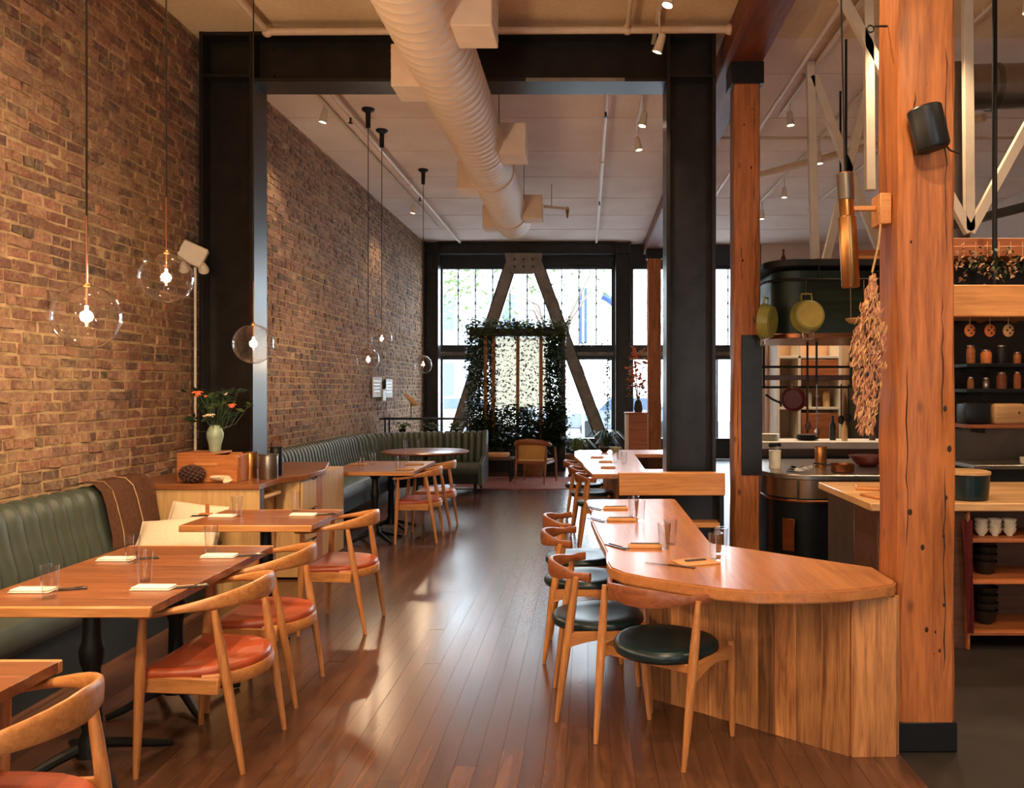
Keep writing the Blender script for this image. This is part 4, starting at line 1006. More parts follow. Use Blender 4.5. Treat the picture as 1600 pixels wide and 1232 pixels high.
for (x, y, n_, tl) in ((990, 808, 'behind the far napkin rolls, left one', True), (1000, 815, 'behind the far napkin rolls, right one', True), (1038, 858, 'beside the third napkin roll', True), (1048, 852, 'just behind the third napkin roll', True), (1118, 876, 'beside the menu board', True), (1127, 866, 'behind the menu board', True)):
    tumbler(f'clear tumbler on the near bar {n_}', *at_z(x, y, 0.75), 0.75, tl, 'tumblers on the near bar')
for (x, y, n_) in ((933, 716, 'farthest'), (946, 723, 'middle'), (950, 732, 'nearest')):
    tray(f'{n_} dark napkin roll on the far bar', *at_z(x, y, 0.75), 0, 0.75, 0.16)
for (x, y, n_) in ((962, 724, 'left'), (968, 718, 'middle'), (975, 726, 'right')): tumbler(f'{n_} one of three tumblers on the far bar', *at_z(x, y, 0.75), 0.75, True, 'tumblers on the far bar')
X, Y = at_z(962, 707, 0.75)
for k, (dx, n_) in enumerate(((-0.15, 'left'), (0.0, 'right'))):
    t = thing('small_bowl', f'small {n_} bowl at the back of the far bar', 'bowl', (X + dx, Y, 0.7505)); obj('bowl_body', lathe(B(), [(0.03, 0), (0.06, 0.03), (0.075, 0.07), (0.07, 0.07), (0.05, 0.03), (0.001, 0.015)], 18), 'celadon' if k else 'black_bowl', t); obj('foot_ring', lathe(B(), [(0.03, 0.0), (0.034, 0.0), (0.034, 0.006), (0.03, 0.008)], 16), 'celadon' if k else 'black_bowl', t)

# ================================================================== FAR END OF THE ROOM
def leaf_cloud(bm, c, r, n, size, rnd, down=0.0):
    for k in range(n):
        q = Vector(c) + Vector((rnd.gauss(0, r[0]), rnd.gauss(0, r[1]), rnd.gauss(0, r[2]))); a = rnd.uniform(0, 6.28); s = size*rnd.uniform(0.6, 1.3)
        u = Vector((cos(a), sin(a), rnd.uniform(-0.9, 0.5) - down)).normalized()*s; w = Vector((-sin(a), cos(a), rnd.uniform(-0.5, 0.5))).normalized()*s*0.55
        bm.faces.new([bm.verts.new(q + p) for p in (-u*0.6, w - u*0.1, u, -w - u*0.1)])
rv = random.Random(77)
tr = thing('ivy_trellis', 'tall planted trellis with hanging ivy and a cream cloth in front of the window', 'trellis', (-1.35, 16.3, 0))
for x in (-0.62, -0.46, 0.0, 0.46): obj('post', tube(B(), [(x, -0.12 if x != 0 else 0.02, 0.0), (x + 0.01, -0.12 if x != 0 else 0.02, 2.7)], 0.035, 8), 'chair_oak_v', tr)
obj('side_post', box(B(), 0.86, 0.95, -0.05, 0.05, 0, 2.75, 0.006), 'blackened_steel', tr)
obj('planter_box', box(B(), -0.92, 0.95, -0.18, 0.18, 2.62, 2.76, 0.01), 'black_iron', tr)
obj('trough', box(B(), -0.95, 0.95, -0.25, 0.25, 0, 0.45, 0.01), 'black_iron', tr)
bm = B(); G = []
for i in range(25):
    x = -0.46 + 1.06*i/24; G.append([bm.verts.new((x, 0.1 + 0.015*sin(i*1.3), z)) for z in (2.60, 2.2, 1.8, 1.22)])
for i in range(24):
    for j in range(3): bm.faces.new((G[i][j], G[i+1][j], G[i+1][j+1], G[i][j+1]))
obj('cloth_panel', bm, 'cream_cloth', tr)
bm = B()
for k in range(26): leaf_cloud(bm, (-0.98 + 1.95*k/25, 0, 2.82), (0.07, 0.1, 0.07), 60, 0.05, rv)
for k in range(20): leaf_cloud(bm, (-0.95 + 1.9*k/19, -0.19, 2.66), (0.06, 0.03, 0.06), 40, 0.045, rv)
o = obj('top_foliage', bm, 'leaf_light', tr, smooth=False); o['kind'] = 'stuff'
bm = B()
def strand(x, y, z0, z1, n, sz=0.04):
    for k in range(n): leaf_cloud(bm, (x + 0.03*sin(k), y, z0 + (z1 - z0)*k/n), (0.035, 0.04, 0.02), 4, sz, rv, 0.6)
for x in [-0.95 + 0.032*k for k in range(17)]: strand(x, rv.uniform(-0.18, 0.08), 2.65, 0.4, 80)
for x in [-0.44 + 0.06*k for k in range(17)]: strand(x, rv.uniform(-0.1, 0.05), 2.65, 1.1 + 0.4*rv.random(), 13, 0.034)
for x in [0.58 + 0.03*k for k in range(11)]: strand(x, rv.uniform(-0.15, 0.08), 2.65, 0.5, 120)
for k in range(230): leaf_cloud(bm, (rv.uniform(-0.92, 0.92), rv.uniform(-0.25, 0.2), rv.uniform(0.4, 1.2)), (0.09, 0.08, 0.09), 45, 0.05, rv)
o = obj('hanging_ivy', bm, 'leaf_dark', tr, smooth=False); o['kind'] = 'stuff'
def potted(label, x, y, r, h, n, sz, mat='leaf_dark', pot='terracotta', nm='potted_fern'):
    t = thing(nm, label, 'plant', (x, y, 0)); obj('pot', lathe(B(), [(r*0.7, 0), (r, h), (r*0.9, h), (r*0.85, h*0.9), (0.001, h*0.9)], 18), pot, t)
    bm = B(); r2 = random.Random(int(abs(x)*100))
    for k in range(n):
        a = r2.uniform(0, 6.28); e = r2.uniform(0.2, 1.0); ln = sz*r2.uniform(0.6, 1.2)
        p0 = Vector((0, 0, h*0.9)); p1 = Vector((cos(a)*ln*0.5*e, sin(a)*ln*0.5*e, h + ln*0.7)); p2 = Vector((cos(a)*ln*e, sin(a)*ln*e, h + ln*(0.9 - 0.7*e))); w = Vector((-sin(a), cos(a), 0))*0.025
        v = [bm.verts.new(q) for q in (p0, p1 - w, p1 + w, p2)]; bm.faces.new((v[0], v[1], v[2])); bm.faces.new((v[1], v[3], v[2]))
    o = obj('fronds', bm, mat, t, smooth=False); o['kind'] = 'stuff'
potted('green fern in a brown pot below the right diagonal brace', -0.16, 15.6, 0.24, 0.36, 160, 0.36, 'leaf_light')
potted('dark leafy plant in a pot beside the trellis foot, left', -2.25, 15.3, 0.22, 0.3, 130, 0.42)
potted('dark leafy plant in a pot under the trellis, right', -0.95, 15.3, 0.2, 0.28, 130, 0.36)
potted('dark plant at the foot of the window beside the far column', 0.42, 17.6, 0.2, 0.3, 110, 0.5)
# ivy climbing the window edge
t = thing('climbing_ivy', 'thin ivy climbing the right edge of the far window', 'plant', (0.47, YB - 0.10, 0.0)); bm = B(); save = bm
for k in range(60): leaf_cloud(bm, (0.03*sin(k*0.9), 0, 0.5 + 1.8*k/60), (0.03, 0.015, 0.02), 3, 0.05, rv, 0.5)
for k in range(40): leaf_cloud(bm, (-1.3*k/40, 0.02, 2.62 + 0.02*sin(k)), (0.03, 0.015, 0.03), 2, 0.05, rv, 0.2)
o = obj('ivy_leaves', bm, 'leaf_dark', t, smooth=False); o['kind'] = 'stuff'; obj('ivy_stem', tube(B(), [(0, 0, 0.48), (0.02, 0, 1.2), (0, 0, 2.3)], 0.008, 5), 'bark', t)
# rug, lounge chair, bench
rg = thing('rug', 'faded red patterned rug under the cane lounge chair', 'rug', (-1.05, 14.0, 0.002)); obj('pile', box(B(), -1.1, 1.1, -0.85, 0.95, 0, 0.008, 0.003), 'rug', rg)
for s in (-1, 1): obj('border', box(B(), -1.08, 1.08, s*0.75 + 0.05 - 0.04, s*0.75 + 0.05 + 0.04, 0.0082, 0.0095), 'red_bowl', rg)
lc = thing('lounge_chair', 'low wooden lounge chair with curved back and cane seat by the trellis', 'chair', (-0.86, 14.05, 0.012), radians(75))
for s in (-1, 1):
    obj('leg', leg(B(), (0.27, s*0.29, 0), (0.22, s*0.28, 0.58), TAPER), 'walnut_bow', lc); obj('leg', leg(B(), (-0.30, s*0.25, 0), (-0.2, s*0.26, 0.62), TAPER), 'walnut_bow', lc)
    obj('seat_rail', box(B(), -0.24, 0.24, s*0.265 - 0.015, s*0.265 + 0.015, 0.33, 0.37, 0.004), 'walnut_bow', lc)
back = [((0.26 - 0.54*cos(q*0.5)**1.0 - 0.0, 0.31*sin(q), 0.64 + 0.06*cos(q)), 0.02, 0.03 + 0.02*max(0, cos(q))) for q in [radians(-90 + 180*i/16) for i in range(17)]]
obj('back_rail', blade(B(), back, 10), 'walnut_bow', lc)
obj('cane_seat', box(B(), -0.25, 0.25, -0.25, 0.25, 0.372, 0.392, 0.006), 'cane', lc)
bm = B(); G = []
for i in range(13):
    q = radians(-70 + 140*i/12); G.append([bm.verts.new((0.25 - 0.50*cos(q*0.5), 0.27*sin(q), z)) for z in (0.40, 0.52, 0.65)])
for i in range(12):
    for j in range(2): bm.faces.new((G[i][j], G[i+1][j], G[i+1][j+1], G[i][j+1]))
bmesh.ops.solidify(bm, geom=bm.faces[:], thickness=0.01); obj('cane_back', bm, 'cane', lc)
for x in (-0.25, 0.25): obj('cross_rail', box(B(), x - 0.012, x + 0.012, -0.25, 0.25, 0.33, 0.37, 0.003), 'walnut_bow', lc)
bn = thing('bench_seat', 'low bench with a folded cushion beyond the end of the curved banquette', 'bench', (-1.55, 14.35, 0.012))
obj('bench_top', box(B(), -0.30, 0.30, -0.25, 0.25, 0.36, 0.40, 0.006), 'dark_walnut', bn); obj('bench_cushion', box(B(), -0.27, 0.22, -0.22, 0.22, 0.402, 0.47, 0.025, None, 2), 'kraft_leather', bn)
for x in (-0.26, 0.26):
    for y in (-0.2, 0.2): obj('leg', tube(B(), [(x, y, 0), (x, y, 0.36)], 0.016, 8), 'black_iron', bn)
# railing stand with plants behind the curved banquette
rk = thing('rail_console', 'black metal rail console with plants behind the curved banquette', 'console', (-2.75, 14.35, 0))
for x in (-0.68, 0.72): 
    for y in (-0.15, 0.15): obj('leg', box(B(), x - 0.015, x + 0.015, y - 0.015, y + 0.015, 0, 1.06, 0.002), 'black_iron', rk)
for y in (-0.15, 0.15): obj('rail', box(B(), -0.78, 0.74, y - 0.015, y + 0.015, 1.06, 1.09, 0.002), 'black_iron', rk)
obj('shelf', box(B(), -0.70, 0.74, -0.165, 0.165, 0.80, 0.83, 0.003), 'black_iron', rk)
for k, (x, n_) in enumerate(((-0.42, 'left'), (0.08, 'middle'), (0.52, 'right'))):
    t = thing('potted_herb', f'{n_} low leafy plant on the black rail console', 'plant', (-2.75 + x, 14.35, 0.8305)); obj('pot', lathe(B(), [(0.05, 0), (0.07, 0.07), (0.06, 0.07), (0.001, 0.06)], 14), 'black_bowl', t)
    bm = B(); leaf_cloud(bm, (0, 0, 0.12), (0.06, 0.045, 0.03), 90, 0.04, rv); o = obj('leaves', bm, 'leaf_light', t, smooth=False); o['kind'] = 'stuff'
wd = thing('wooden_bird', 'pale wooden angled sculpture on the rail console before the corner column', 'sculpture', (-2.99, 14.2, 1.0905))
bm = B(); tube(bm, [(-0.10, 0, 0.42), (-0.02, 0, 0.33), (0.08, 0, 0.24), (0.11, 0, 0.22)], [0.02, 0.045, 0.05, 0.02], 10, 0.7); obj('body', bm, 'maple_top', wd)
obj('stand', tube(B(), [(0, 0, 0.0), (0, 0, 0.30)], 0.008, 6), 'black_iron', wd); obj('foot', lathe(B(), [(0.05, 0), (0.05, 0.01), (0.01, 0.014)], 14), 'black_iron', wd)
# host stand with dried branches
hs = thing('host_stand', 'orange wooden host stand before the slim far timber post', 'stand', (0.84, 13.9, 0))
obj('front_panel', box(B(), -0.14, 0.17, -0.2, -0.18, 0, 1.17, 0.004), 'red_cedar', hs); obj('side_panel', box(B(), -0.19, -0.142, -0.2, 0.2, 0, 1.17, 0.004), 'white_paint', hs); obj('rear_body', box(B(), -0.14, 0.17, -0.178, 0.2, 0, 1.15), 'red_cedar', hs, smooth=False); obj('stand_top', box(B(), -0.2, 0.18, -0.21, 0.21, 1.1705, 1.20, 0.004), 'red_cedar', hs)  # white side panel: light falling on that face, put in as colour
db = thing('dried_branches', 'dried copper branches in a dark vase on the host stand', 'dried flowers', (0.87, 13.9, 1.2005))
obj('vase', lathe(B(), [(0.06, 0), (0.075, 0.06), (0.06, 0.16), (0.04, 0.2), (0.03, 0.2), (0.03, 0.1)], 16), 'black_bowl', db)
for k in range(10):
    a = rv.uniform(0, 6.28); h = rv.uniform(0.6, 1.25); o = obj('branch', tube(B(), [(0, 0, 0.15), (cos(a)*0.06, sin(a)*0.06, h*0.6), (cos(a)*0.14, sin(a)*0.12, h)], [0.008, 0.006, 0.003], 5), 'copper_pipe', db)
    bm = B(); leaf_cloud(bm, (cos(a)*0.1, sin(a)*0.09, h*0.75), (0.05, 0.05, h*0.16), 22, 0.06, rv); q = obj('dry_leaves', bm, 'squash' if k % 3 else 'dried_herb', o, smooth=False); q['kind'] = 'stuff'

# ================================================================== OPEN KITCHEN
# counter with maple top
kc = thing('kitchen_counter', 'kitchen counter with pale maple top and open wooden shelves behind the big post', 'counter', (1.73, 5.06, 0))
obj('maple_top', box(B(), 0, 2.6, 0, 1.15, 0.85, 0.90, 0.006), 'maple_top', kc)
obj('side_panel', box(B(), 0.06, 0.09, 0.05, 0.50, 0, 0.849, 0.002), 'dark_walnut', kc); obj('steel_side', box(B(), 0.06, 0.09, 0.501, 1.10, 0, 0.849, 0.002), 'galvanised', kc)
obj('back_panel', box(B(), 0.1, 2.55, 0.45, 0.47, 0, 0.849), 'dark_walnut', kc, smooth=False)
obj('rear_carcass', box(B(), 0.1, 2.55, 0.5, 1.1, 0, 0.849), 'black_plastic', kc, smooth=False)
for z in (0.085, 0.40, 0.655): obj('shelf', box(B(), 0.62, 2.55, 0.03, 0.449, z, z + 0.022, 0.002), 'red_cedar', kc)
for x in (0.60, 1.5): obj('upright', box(B(), x, x + 0.019, 0.03, 0.449, 0, 0.849, 0.002), 'red_cedar', kc)
obj('front_skirt', box(B(), 0.1, 0.6, 0.06, 0.08, 0, 0.849), 'dark_walnut', kc, smooth=False)
def bowl_stack(label, x, y, z, r, n, mat, h=0.045, nm='bowl_stack', cat='bowl', grp=None):
    for i in range(n):
        t = thing('bowl', f'{label}, {["lowest", "second", "third", "top", "fifth"][min(i, 4)]} of its stack' if n > 1 else label, cat, (x, y, z + i*h*0.55 + 0.0005), 0, grp)
        obj('bowl_wall', lathe(B(), [(r*0.42, 0.004), (r*0.8, h*0.45), (r, h), (r*0.96, h), (r*0.74, h*0.5), (r*0.36, 0.012), (0.001, 0.012)], 18), mat, t); obj('foot_ring', lathe(B(), [(r*0.38, 0), (r*0.44, 0), (r*0.44, 0.006), (r*0.38, 0.006)], 16), mat, t)
for k, (x, n_) in enumerate(((2.47, 'left'), (2.555, 'middle'), (2.645, 'right'))): bowl_stack(f'small white bowl in the {n_} row on the top kitchen shelf', x, 5.2, 0.678, 0.042, 3, 'cream_bowl', 0.05, grp='white bowls on the kitchen shelf')
bowl_stack('black bowl on the middle kitchen shelf', 2.53, 5.28, 0.4225, 0.075, 4, 'black_bowl', 0.085, grp='black bowls on the kitchen shelves')
bowl_stack('black bowl on the bottom kitchen shelf', 2.53, 5.28, 0.1075, 0.08, 4, 'black_bowl', 0.09, grp='black bowls on the kitchen shelves')
tw = thing('red_towel', 'dark red towel hanging from the counter beside the big post', 'towel', (2.28, 5.07, 0)); bm = B(); G = []
for i in range(8):
    u = i/7; G.append([bm.verts.new((0.07*u*(1 - 0.5*j/6) + 0.02*j/3, -0.012 - 0.008*sin(u*9 + j), 0.80 - 0.115*j)) for j in range(7)])
for i in range(7):
    for j in range(6): bm.faces.new((G[i][j], G[i+1][j], G[i+1][j+1], G[i][j+1]))
bmesh.ops.solidify(bm, geom=bm.faces[:], thickness=0.006); obj('cloth', bm, 'towel_red', tw); obj('hook', tube(B(), [(0.035, -0.0, 0.83), (0.035, -0.02, 0.82), (0.035, -0.022, 0.79)], 0.004, 6), 'steel', tw)
pt = thing('cooking_pot', 'dark green enamel pot with a wooden lid on the maple counter', 'pot', (2.40, 5.25, 0.9005))
obj('pot_body', lathe(B(), [(0.115, 0), (0.125, 0.006), (0.132, 0.09), (0.135, 0.155), (0.14, 0.16), (0.128, 0.16), (0.12, 0.05)], 28), 'dark_green_enamel', pt); obj('lid', lathe(B(), [(0.001, 0.161), (0.14, 0.161), (0.14, 0.178), (0.12, 0.184), (0.001, 0.184)], 28), 'maple_top', pt)
obj('long_handle', tube(B(), [(-0.13, -0.02, 0.13), (-0.22, -0.06, 0.145)], [0.012, 0.015], 8), 'steel', pt)
for (x, y, a, n_) in ((1.95, 5.35, 0.2, 'near'), (2.02, 5.75, -0.3, 'far')):
    t = thing('chopping_board', f'{n_} pale chopping board lying on the maple counter', 'board', (x, y, 0.9005), a); obj('board_body', box(B(), -0.15, 0.17, -0.11, 0.11, 0, 0.02, 0.005), 'fir_board', t); obj('hang_hole', lathe(B(), [(0.012, 0.0201), (0.012, 0.021), (0.001, 0.021)], 10, (0.14, 0.08, 0)), 'wood_joint', t)

# rounded cooking range
def rrect(x0, x1, y0, y1, r, n=8):
    p = []
    for cx, cy, a0 in ((x0+r, y0+r, 180), (x1-r, y0+r, 270), (x1-r, y1-r, 0), (x0+r, y1-r, 90)):
        for k in range(n + 1): a = radians(a0 + 90*k/n); p.append((cx + r*cos(a), cy + r*sin(a)))
    return p
rn = thing('cooking_range', 'black round-cornered cooking range with steel band beside the sleeved post', 'range', (1.65, 7.25, 0))
prb = B(); prism(prb, rrect(0, 1.75, 0, 1.6, 0.38), 0.08, 0.635); obj('body', prb, 'range_black', rn)
prb = B(); prism(prb, rrect(0.04, 1.71, 0.04, 1.56, 0.36), 0.0, 0.08); obj('plinth', prb, 'black_iron', rn)
prb = B(); prism(prb, rrect(-0.01, 1.76, -0.01, 1.61, 0.39), 0.636, 0.80); obj('steel_band', prb, 'bronze_band', rn)
prb = B(); prism(prb, rrect(-0.015, 1.765, -0.015, 1.615, 0.39), 0.60, 0.62, 0.003); obj('lower_trim', prb, 'copper_pipe', rn)
prb = B(); prism(prb, rrect(-0.035, 1.785, -0.035, 1.635, 0.40), 0.801, 0.845, 0.006); obj('steel_top', prb, 'steel', rn)
obj('maker_plate', box(B(), 0.06, 0.175, -0.004, 0.004, 0.18, 0.46, 0.002, T(0.03, 0.10, 0) @ rot('Z', -42)), 'copper_pipe', rn)
obj('band_joint', box(B(), -0.008, 0.008, -0.006, 0.006, 0.636, 0.80, 0, T(0.20, 0.02, 0)), 'steel', rn)
canister('small cream crock of utensils at the left end of the range', 1.78, 7.85, 0.055, 0.17, 'cream_bowl', 0.8455)
for k in range(5):
    t = thing('ladle', f'{["first", "second", "third", "fourth", "fifth"][k]} dark utensil from the left standing in the cream crock', 'utensil', (1.78, 7.85, 0.90)); a = -0.03 + 0.015*k
    obj('shaft', tube(B(), [(a*0.5, 0, 0.0), (a*1.4, 0.01*(k - 2), 0.15)], 0.005, 6), 'steel', t); obj('bowl', sphere(B(), (a*1.6, 0.012*(k - 2), 0.165), 0.018, 8, 6, 1, 0.5, 1.2), 'black_iron', t)
canister('tall steel canister standing on the range', 2.24, 7.95, 0.055, 0.20, 'brass', 0.8455)
t = thing('saucepan', 'low copper pan in front of the tall canister on the range', 'pan', (2.30, 7.48, 0.8455)); obj('pan_body', lathe(B(), [(0.095, 0), (0.105, 0.01), (0.11, 0.075), (0.104, 0.075), (0.10, 0.012), (0.001, 0.012)], 24), 'copper_pipe', t); obj('handle', tube(B(), [(-0.10, 0.02, 0.06), (-0.24, 0.06, 0.075)], 0.008, 6), 'black_iron', t)
t = thing('serving_bowl', 'wide dark red bowl on the range behind the copper pan', 'bowl', (2.72, 8.05, 0.8455)); obj('bowl_wall', lathe(B(), [(0.07, 0), (0.11, 0.02), (0.16, 0.07), (0.175, 0.10), (0.165, 0.10), (0.14, 0.06), (0.09, 0.025), (0.001, 0.02)], 28), 'red_bowl', t); obj('rim', lathe(B(), [(0.165, 0.10), (0.178, 0.098), (0.178, 0.106), (0.165, 0.106)], 28), 'red_bowl', t)
for k, (x, y, a) in enumerate(((1.98, 7.72, 0.3), (2.06, 7.95, -0.2), (1.92, 7.55, 0.8))):
    t = thing('paper_sheet', f'{["upper", "rear", "front"][k]} sheet of white paper on the range beside the crock', 'paper', (x, y, 0.846 + 0.001*k), a); bm = B(); G = [[bm.verts.new((-0.10 + 0.05*i, -0.07 + 0.07*j, 0.02*sin(i*1.2 + j)*(i > 1) + 0.002 + 0.01*(i > 2))) for j in range(3)] for i in range(5)]
    for i in range(4):
        for j in range(2): bm.faces.new((G[i][j], G[i+1][j], G[i+1][j+1], G[i][j+1]))
    bmesh.ops.solidify(bm, geom=bm.faces[:], thickness=0.0015); obj('sheet', bm, 'paper', t)

# pass shelf
ps = thing('pass_counter', 'long white marble pass counter behind the cooking range', 'counter', (1.75, 9.3, 0))
obj('marble_top', box(B(), 0, 3.4, 0, 0.6, 0.92, 1.0, 0.006), 'marble', ps); obj('body', box(B(), 0.04, 3.36, 0.05, 0.55, 0, 0.919), 'black_plastic', ps, smooth=False); obj('apron', box(B(), 0.04, 3.36, 0.03, 0.049, 0.84, 0.919), 'dark_walnut', ps)

# hood
hd = thing('extractor_hood', 'dark green round-cornered extractor hood over the cooking range', 'hood', (1.74, 7.62, 2.06))
prb = B(); prism(prb, rrect(0, 1.6, 0, 1.35, 0.26), 0.02, 0.62); obj('hood_body', prb, 'hood_green', hd)
prb = B(); prism(prb, rrect(-0.02, 1.62, -0.02, 1.37, 0.27), 0.0, 0.045, 0.004); obj('bottom_band', prb, 'copper_pipe', hd)
prb = B(); prism(prb, rrect(-0.10, 1.7, -0.16, 1.45, 0.28), 0.64, 0.70, 0.004); obj('top_shelf', prb, 'black_iron', hd)
rr_ = rrect(-0.09, 1.69, -0.15, 1.44, 0.28)
obj('hanging_rail', tube(B(), [(x, y, 0.52) for x, y in rr_], 0.012, 8, 1, True), 'black_iron', hd)
for (x, y) in ((0.35, -0.15), (1.0, -0.15), (1.35, -0.15), (-0.09, 0.5)): obj('rail_bracket', tube(B(), [(x, y, 0.52), (x, y, 0.66)], 0.008, 6), 'black_iron', hd)
# boards and bins on the hood shelf
for k, (x0, x1, z, m, n_) in enumerate(((2.10, 3.40, 2.765, 'red_cedar', 'lowest'), (2.45, 3.40, 2.792, 'fir_board', 'second'), (2.48, 3.38, 2.819, 'red_cedar', 'third'), (2.50, 3.36, 2.846, 'red_cedar', 'top'))):
    t = thing('cedar_board', f'{n_} of the cedar boards stacked on the hood shelf', 'board', ((x0+x1)/2, 7.72, z), 0, 'cedar boards on the hood'); w = (x1-x0)/2
    obj('board', box(B(), -w, w, -0.09, 0.16, 0, 0.026, 0.002), m, t)
t = thing('wooden_bin', 'pale wooden bin on the hood shelf behind the boards', 'bin', (2.25, 8.62, 2.7605))
for s in (-1, 1): obj('side', box(B(), -0.3, 0.3, s*0.15 - 0.008, s*0.15 + 0.008, 0, 0.15, 0.002), 'maple_top', t); obj('end', box(B(), s*0.292 - 0.008, s*0.292 + 0.008, -0.14, 0.14, 0, 0.15, 0.002), 'maple_top', t)
obj('floor', box(B(), -0.28, 0.28, -0.14, 0.14, 0, 0.012), 'maple_top', t)
for k, (x, n_) in enumerate(((1.86, 'left'), (2.42, 'right'))):
    t = thing('red_bottle', f'small red sauce bottle on the {n_} of the hood shelf', 'bottle', (x, 7.85, 2.7605)); obj('bottle_body', lathe(B(), [(0.022, 0), (0.024, 0.005), (0.024, 0.07), (0.010, 0.10), (0.008, 0.13), (0.001, 0.13)], 12), 'red_bowl', t); obj('cap', lathe(B(), [(0.011, 0.131), (0.011, 0.15), (0.001, 0.151)], 10), 'towel_red', t)

# hanging pans
def hang_pan(label, x, y, z, r, rz, tilt, mat1, mat2):
    t = thing('hanging_pan', label, 'pan', (x, y, z), (0, 0, rz), 'olive pans on the hood rail')
    M = rot('X', tilt) @ rot('X', 90)
    bm = B(); lathe(bm, [(0.001, 0.03), (r*0.80, 0.03), (r*0.86, 0.025), (r*0.98, -0.055), (r, -0.065), (r*0.95, -0.065), (r*0.82, 0.015), (0.001, 0.018)], 32, (0, 0, 0), M); obj('pan_body', bm, mat1, t)
    bm = B(); lathe(bm, [(0.001, 0.0305), (r*0.74, 0.0305), (r*0.74, 0.035), (0.001, 0.035)], 32, (0, 0, 0), M); obj('pan_base', bm, mat2, t)
    for s in (1, -1):
        bm = B(); tube(bm, [M @ Vector(p) for p in ((-0.05, s*(r - 0.005), -0.05), (-0.045, s*(r + 0.05), -0.05), (0.045, s*(r + 0.05), -0.05), (0.05, s*(r - 0.005), -0.05))], 0.009, 8); obj('loop_handle', bm, mat1 if s > 0 else 'steel', t)
    top = M @ Vector((0, r + 0.05, -0.05)); tp = -top if top.z < 0 else top
    obj('hook', tube(B(), [tp + Vector((0, 0.01, -0.012)), tp + Vector((0, 0.02, 0.03)), tp + Vector((0, 0.0, 0.12)), tp + Vector((0, -0.012, 0.14))], 0.004, 6), 'steel', t)
hang_pan('olive green pan hanging face on in front of the hood', 1.99, 7.42, 2.25, 0.155, 0.12, -6, 'olive_enamel', 'pale_enamel')
hang_pan('olive green pan hanging sideways next to the sleeved post', 1.655, 7.50, 2.20, 0.165, radians(58), 4, 'olive_enamel', 'olive_enamel')
for k, (x, n_) in enumerate(((2.30, 'left'), (2.60, 'middle'), (2.66, 'right'))):
    t = thing('rail_hook', f'{n_} empty steel hook on the hood rail', 'hook', (x, 7.47, 2.58), 0, 'empty hooks on the hood rail'); obj('wire', tube(B(), [(0, 0, 0), (0.0, -0.012, 0.012), (0, -0.014, -0.05), (0, -0.03, -0.09), (0, -0.045, -0.07)], 0.004, 6), 'steel', t)
t = thing('hanging_squash', 'small orange squash hanging before the hood', 'squash', (2.49, 7.45, 2.33)); obj('fruit', sphere(B(), (0, 0, 0), 0.035, 14, 10, 0.85, 0.85, 1.25), 'squash', t); obj('string', tube(B(), [(0, 0, 0.04), (0.0, 0.015, 0.25)], 0.002, 5), 'rope', t)
t = thing('bread_basket', 'small woven basket hanging below the copper lamp', 'basket', (2.42, 7.45, 2.21)); obj('weave', lathe(B(), [(0.02, -0.03), (0.07, -0.022), (0.098, 0.01), (0.09, 0.014), (0.001, 0.02)], 18), 'bread', t)
for k in range(4): obj('coil', lathe(B(), [(0.052 + 0.013*k, -0.028 + 0.011*k), (0.058 + 0.013*k, -0.024 + 0.011*k), (0.055 + 0.013*k, -0.018 + 0.011*k)], 18), 'straw', t)
obj('string', tube(B(), [(-0.05, 0, 0.01), (-0.05, 0.015, 0.37)], 0.002, 5), 'rope', t)

# utensil rails under the hood
ur = thing('utensil_rail', 'double black utensil rail hanging under the hood', 'rail', (2.55, 8.2, 1.61))
for z in (0.0, 0.20): obj('bar', tube(B(), [(-0.88, 0, z), (0.65, 0, z)], 0.012, 8), 'black_iron', ur)
for x in (-0.80, -0.37, -0.28, 0.06, 0.6): obj('hanger_rod', tube(B(), [(x, 0, -0.01 if x != -0.37 else -0.45), (x, 0, 0.455)], 0.011, 8), 'black_iron', ur)
obj('knife_strip', box(B(), -0.80, 0.6, 0.015, 0.03, 0.07, 0.12, 0.002), 'dark_walnut', ur)
t = thing('frying_pan', 'round dark red frying pan hanging from the utensil rail', 'pan', (2.02, 8.14, 1.49)); bm = B(); lathe(bm, [(0.001, 0.0), (0.095, 0.0), (0.125, 0.035), (0.118, 0.035), (0.09, 0.008), (0.001, 0.008)], 28, (0, 0, 0), rot('X', 82)); obj('pan_body', bm, 'red_bowl', t); obj('handle', tube(B(), [(-0.10, 0, -0.04), (-0.20, -0.02, 0.0), (-0.27, -0.02, 0.05)], [0.012, 0.01, 0.012], 8), 'black_iron', t); obj('hook', tube(B(), [(0, 0.03, 0.10), (0, 0.05, 0.15)], 0.005, 6), 'steel', t)
for k, (x, ln, m, n_) in enumerate(((2.175, 0.36, 'dark_walnut', 'wooden spatula'), (2.26, 0.42, 'steel', 'steel skimmer'), (2.50, 0.30, 'black_iron', 'black ladle'), (2.57, 0.28, 'black_iron', 'black spoon'))):
    t = thing('utensil', f'{n_} hanging from the utensil rail', 'utensil', (x, 8.16, 1.62)); obj('shaft', tube(B(), [(0, 0, 0.02), (0, 0, -ln)], 0.006, 6), m, t); obj('head', sphere(B(), (0, 0, -ln - 0.03), 0.032, 10, 8, 1, 0.35, 1.4), m, t)

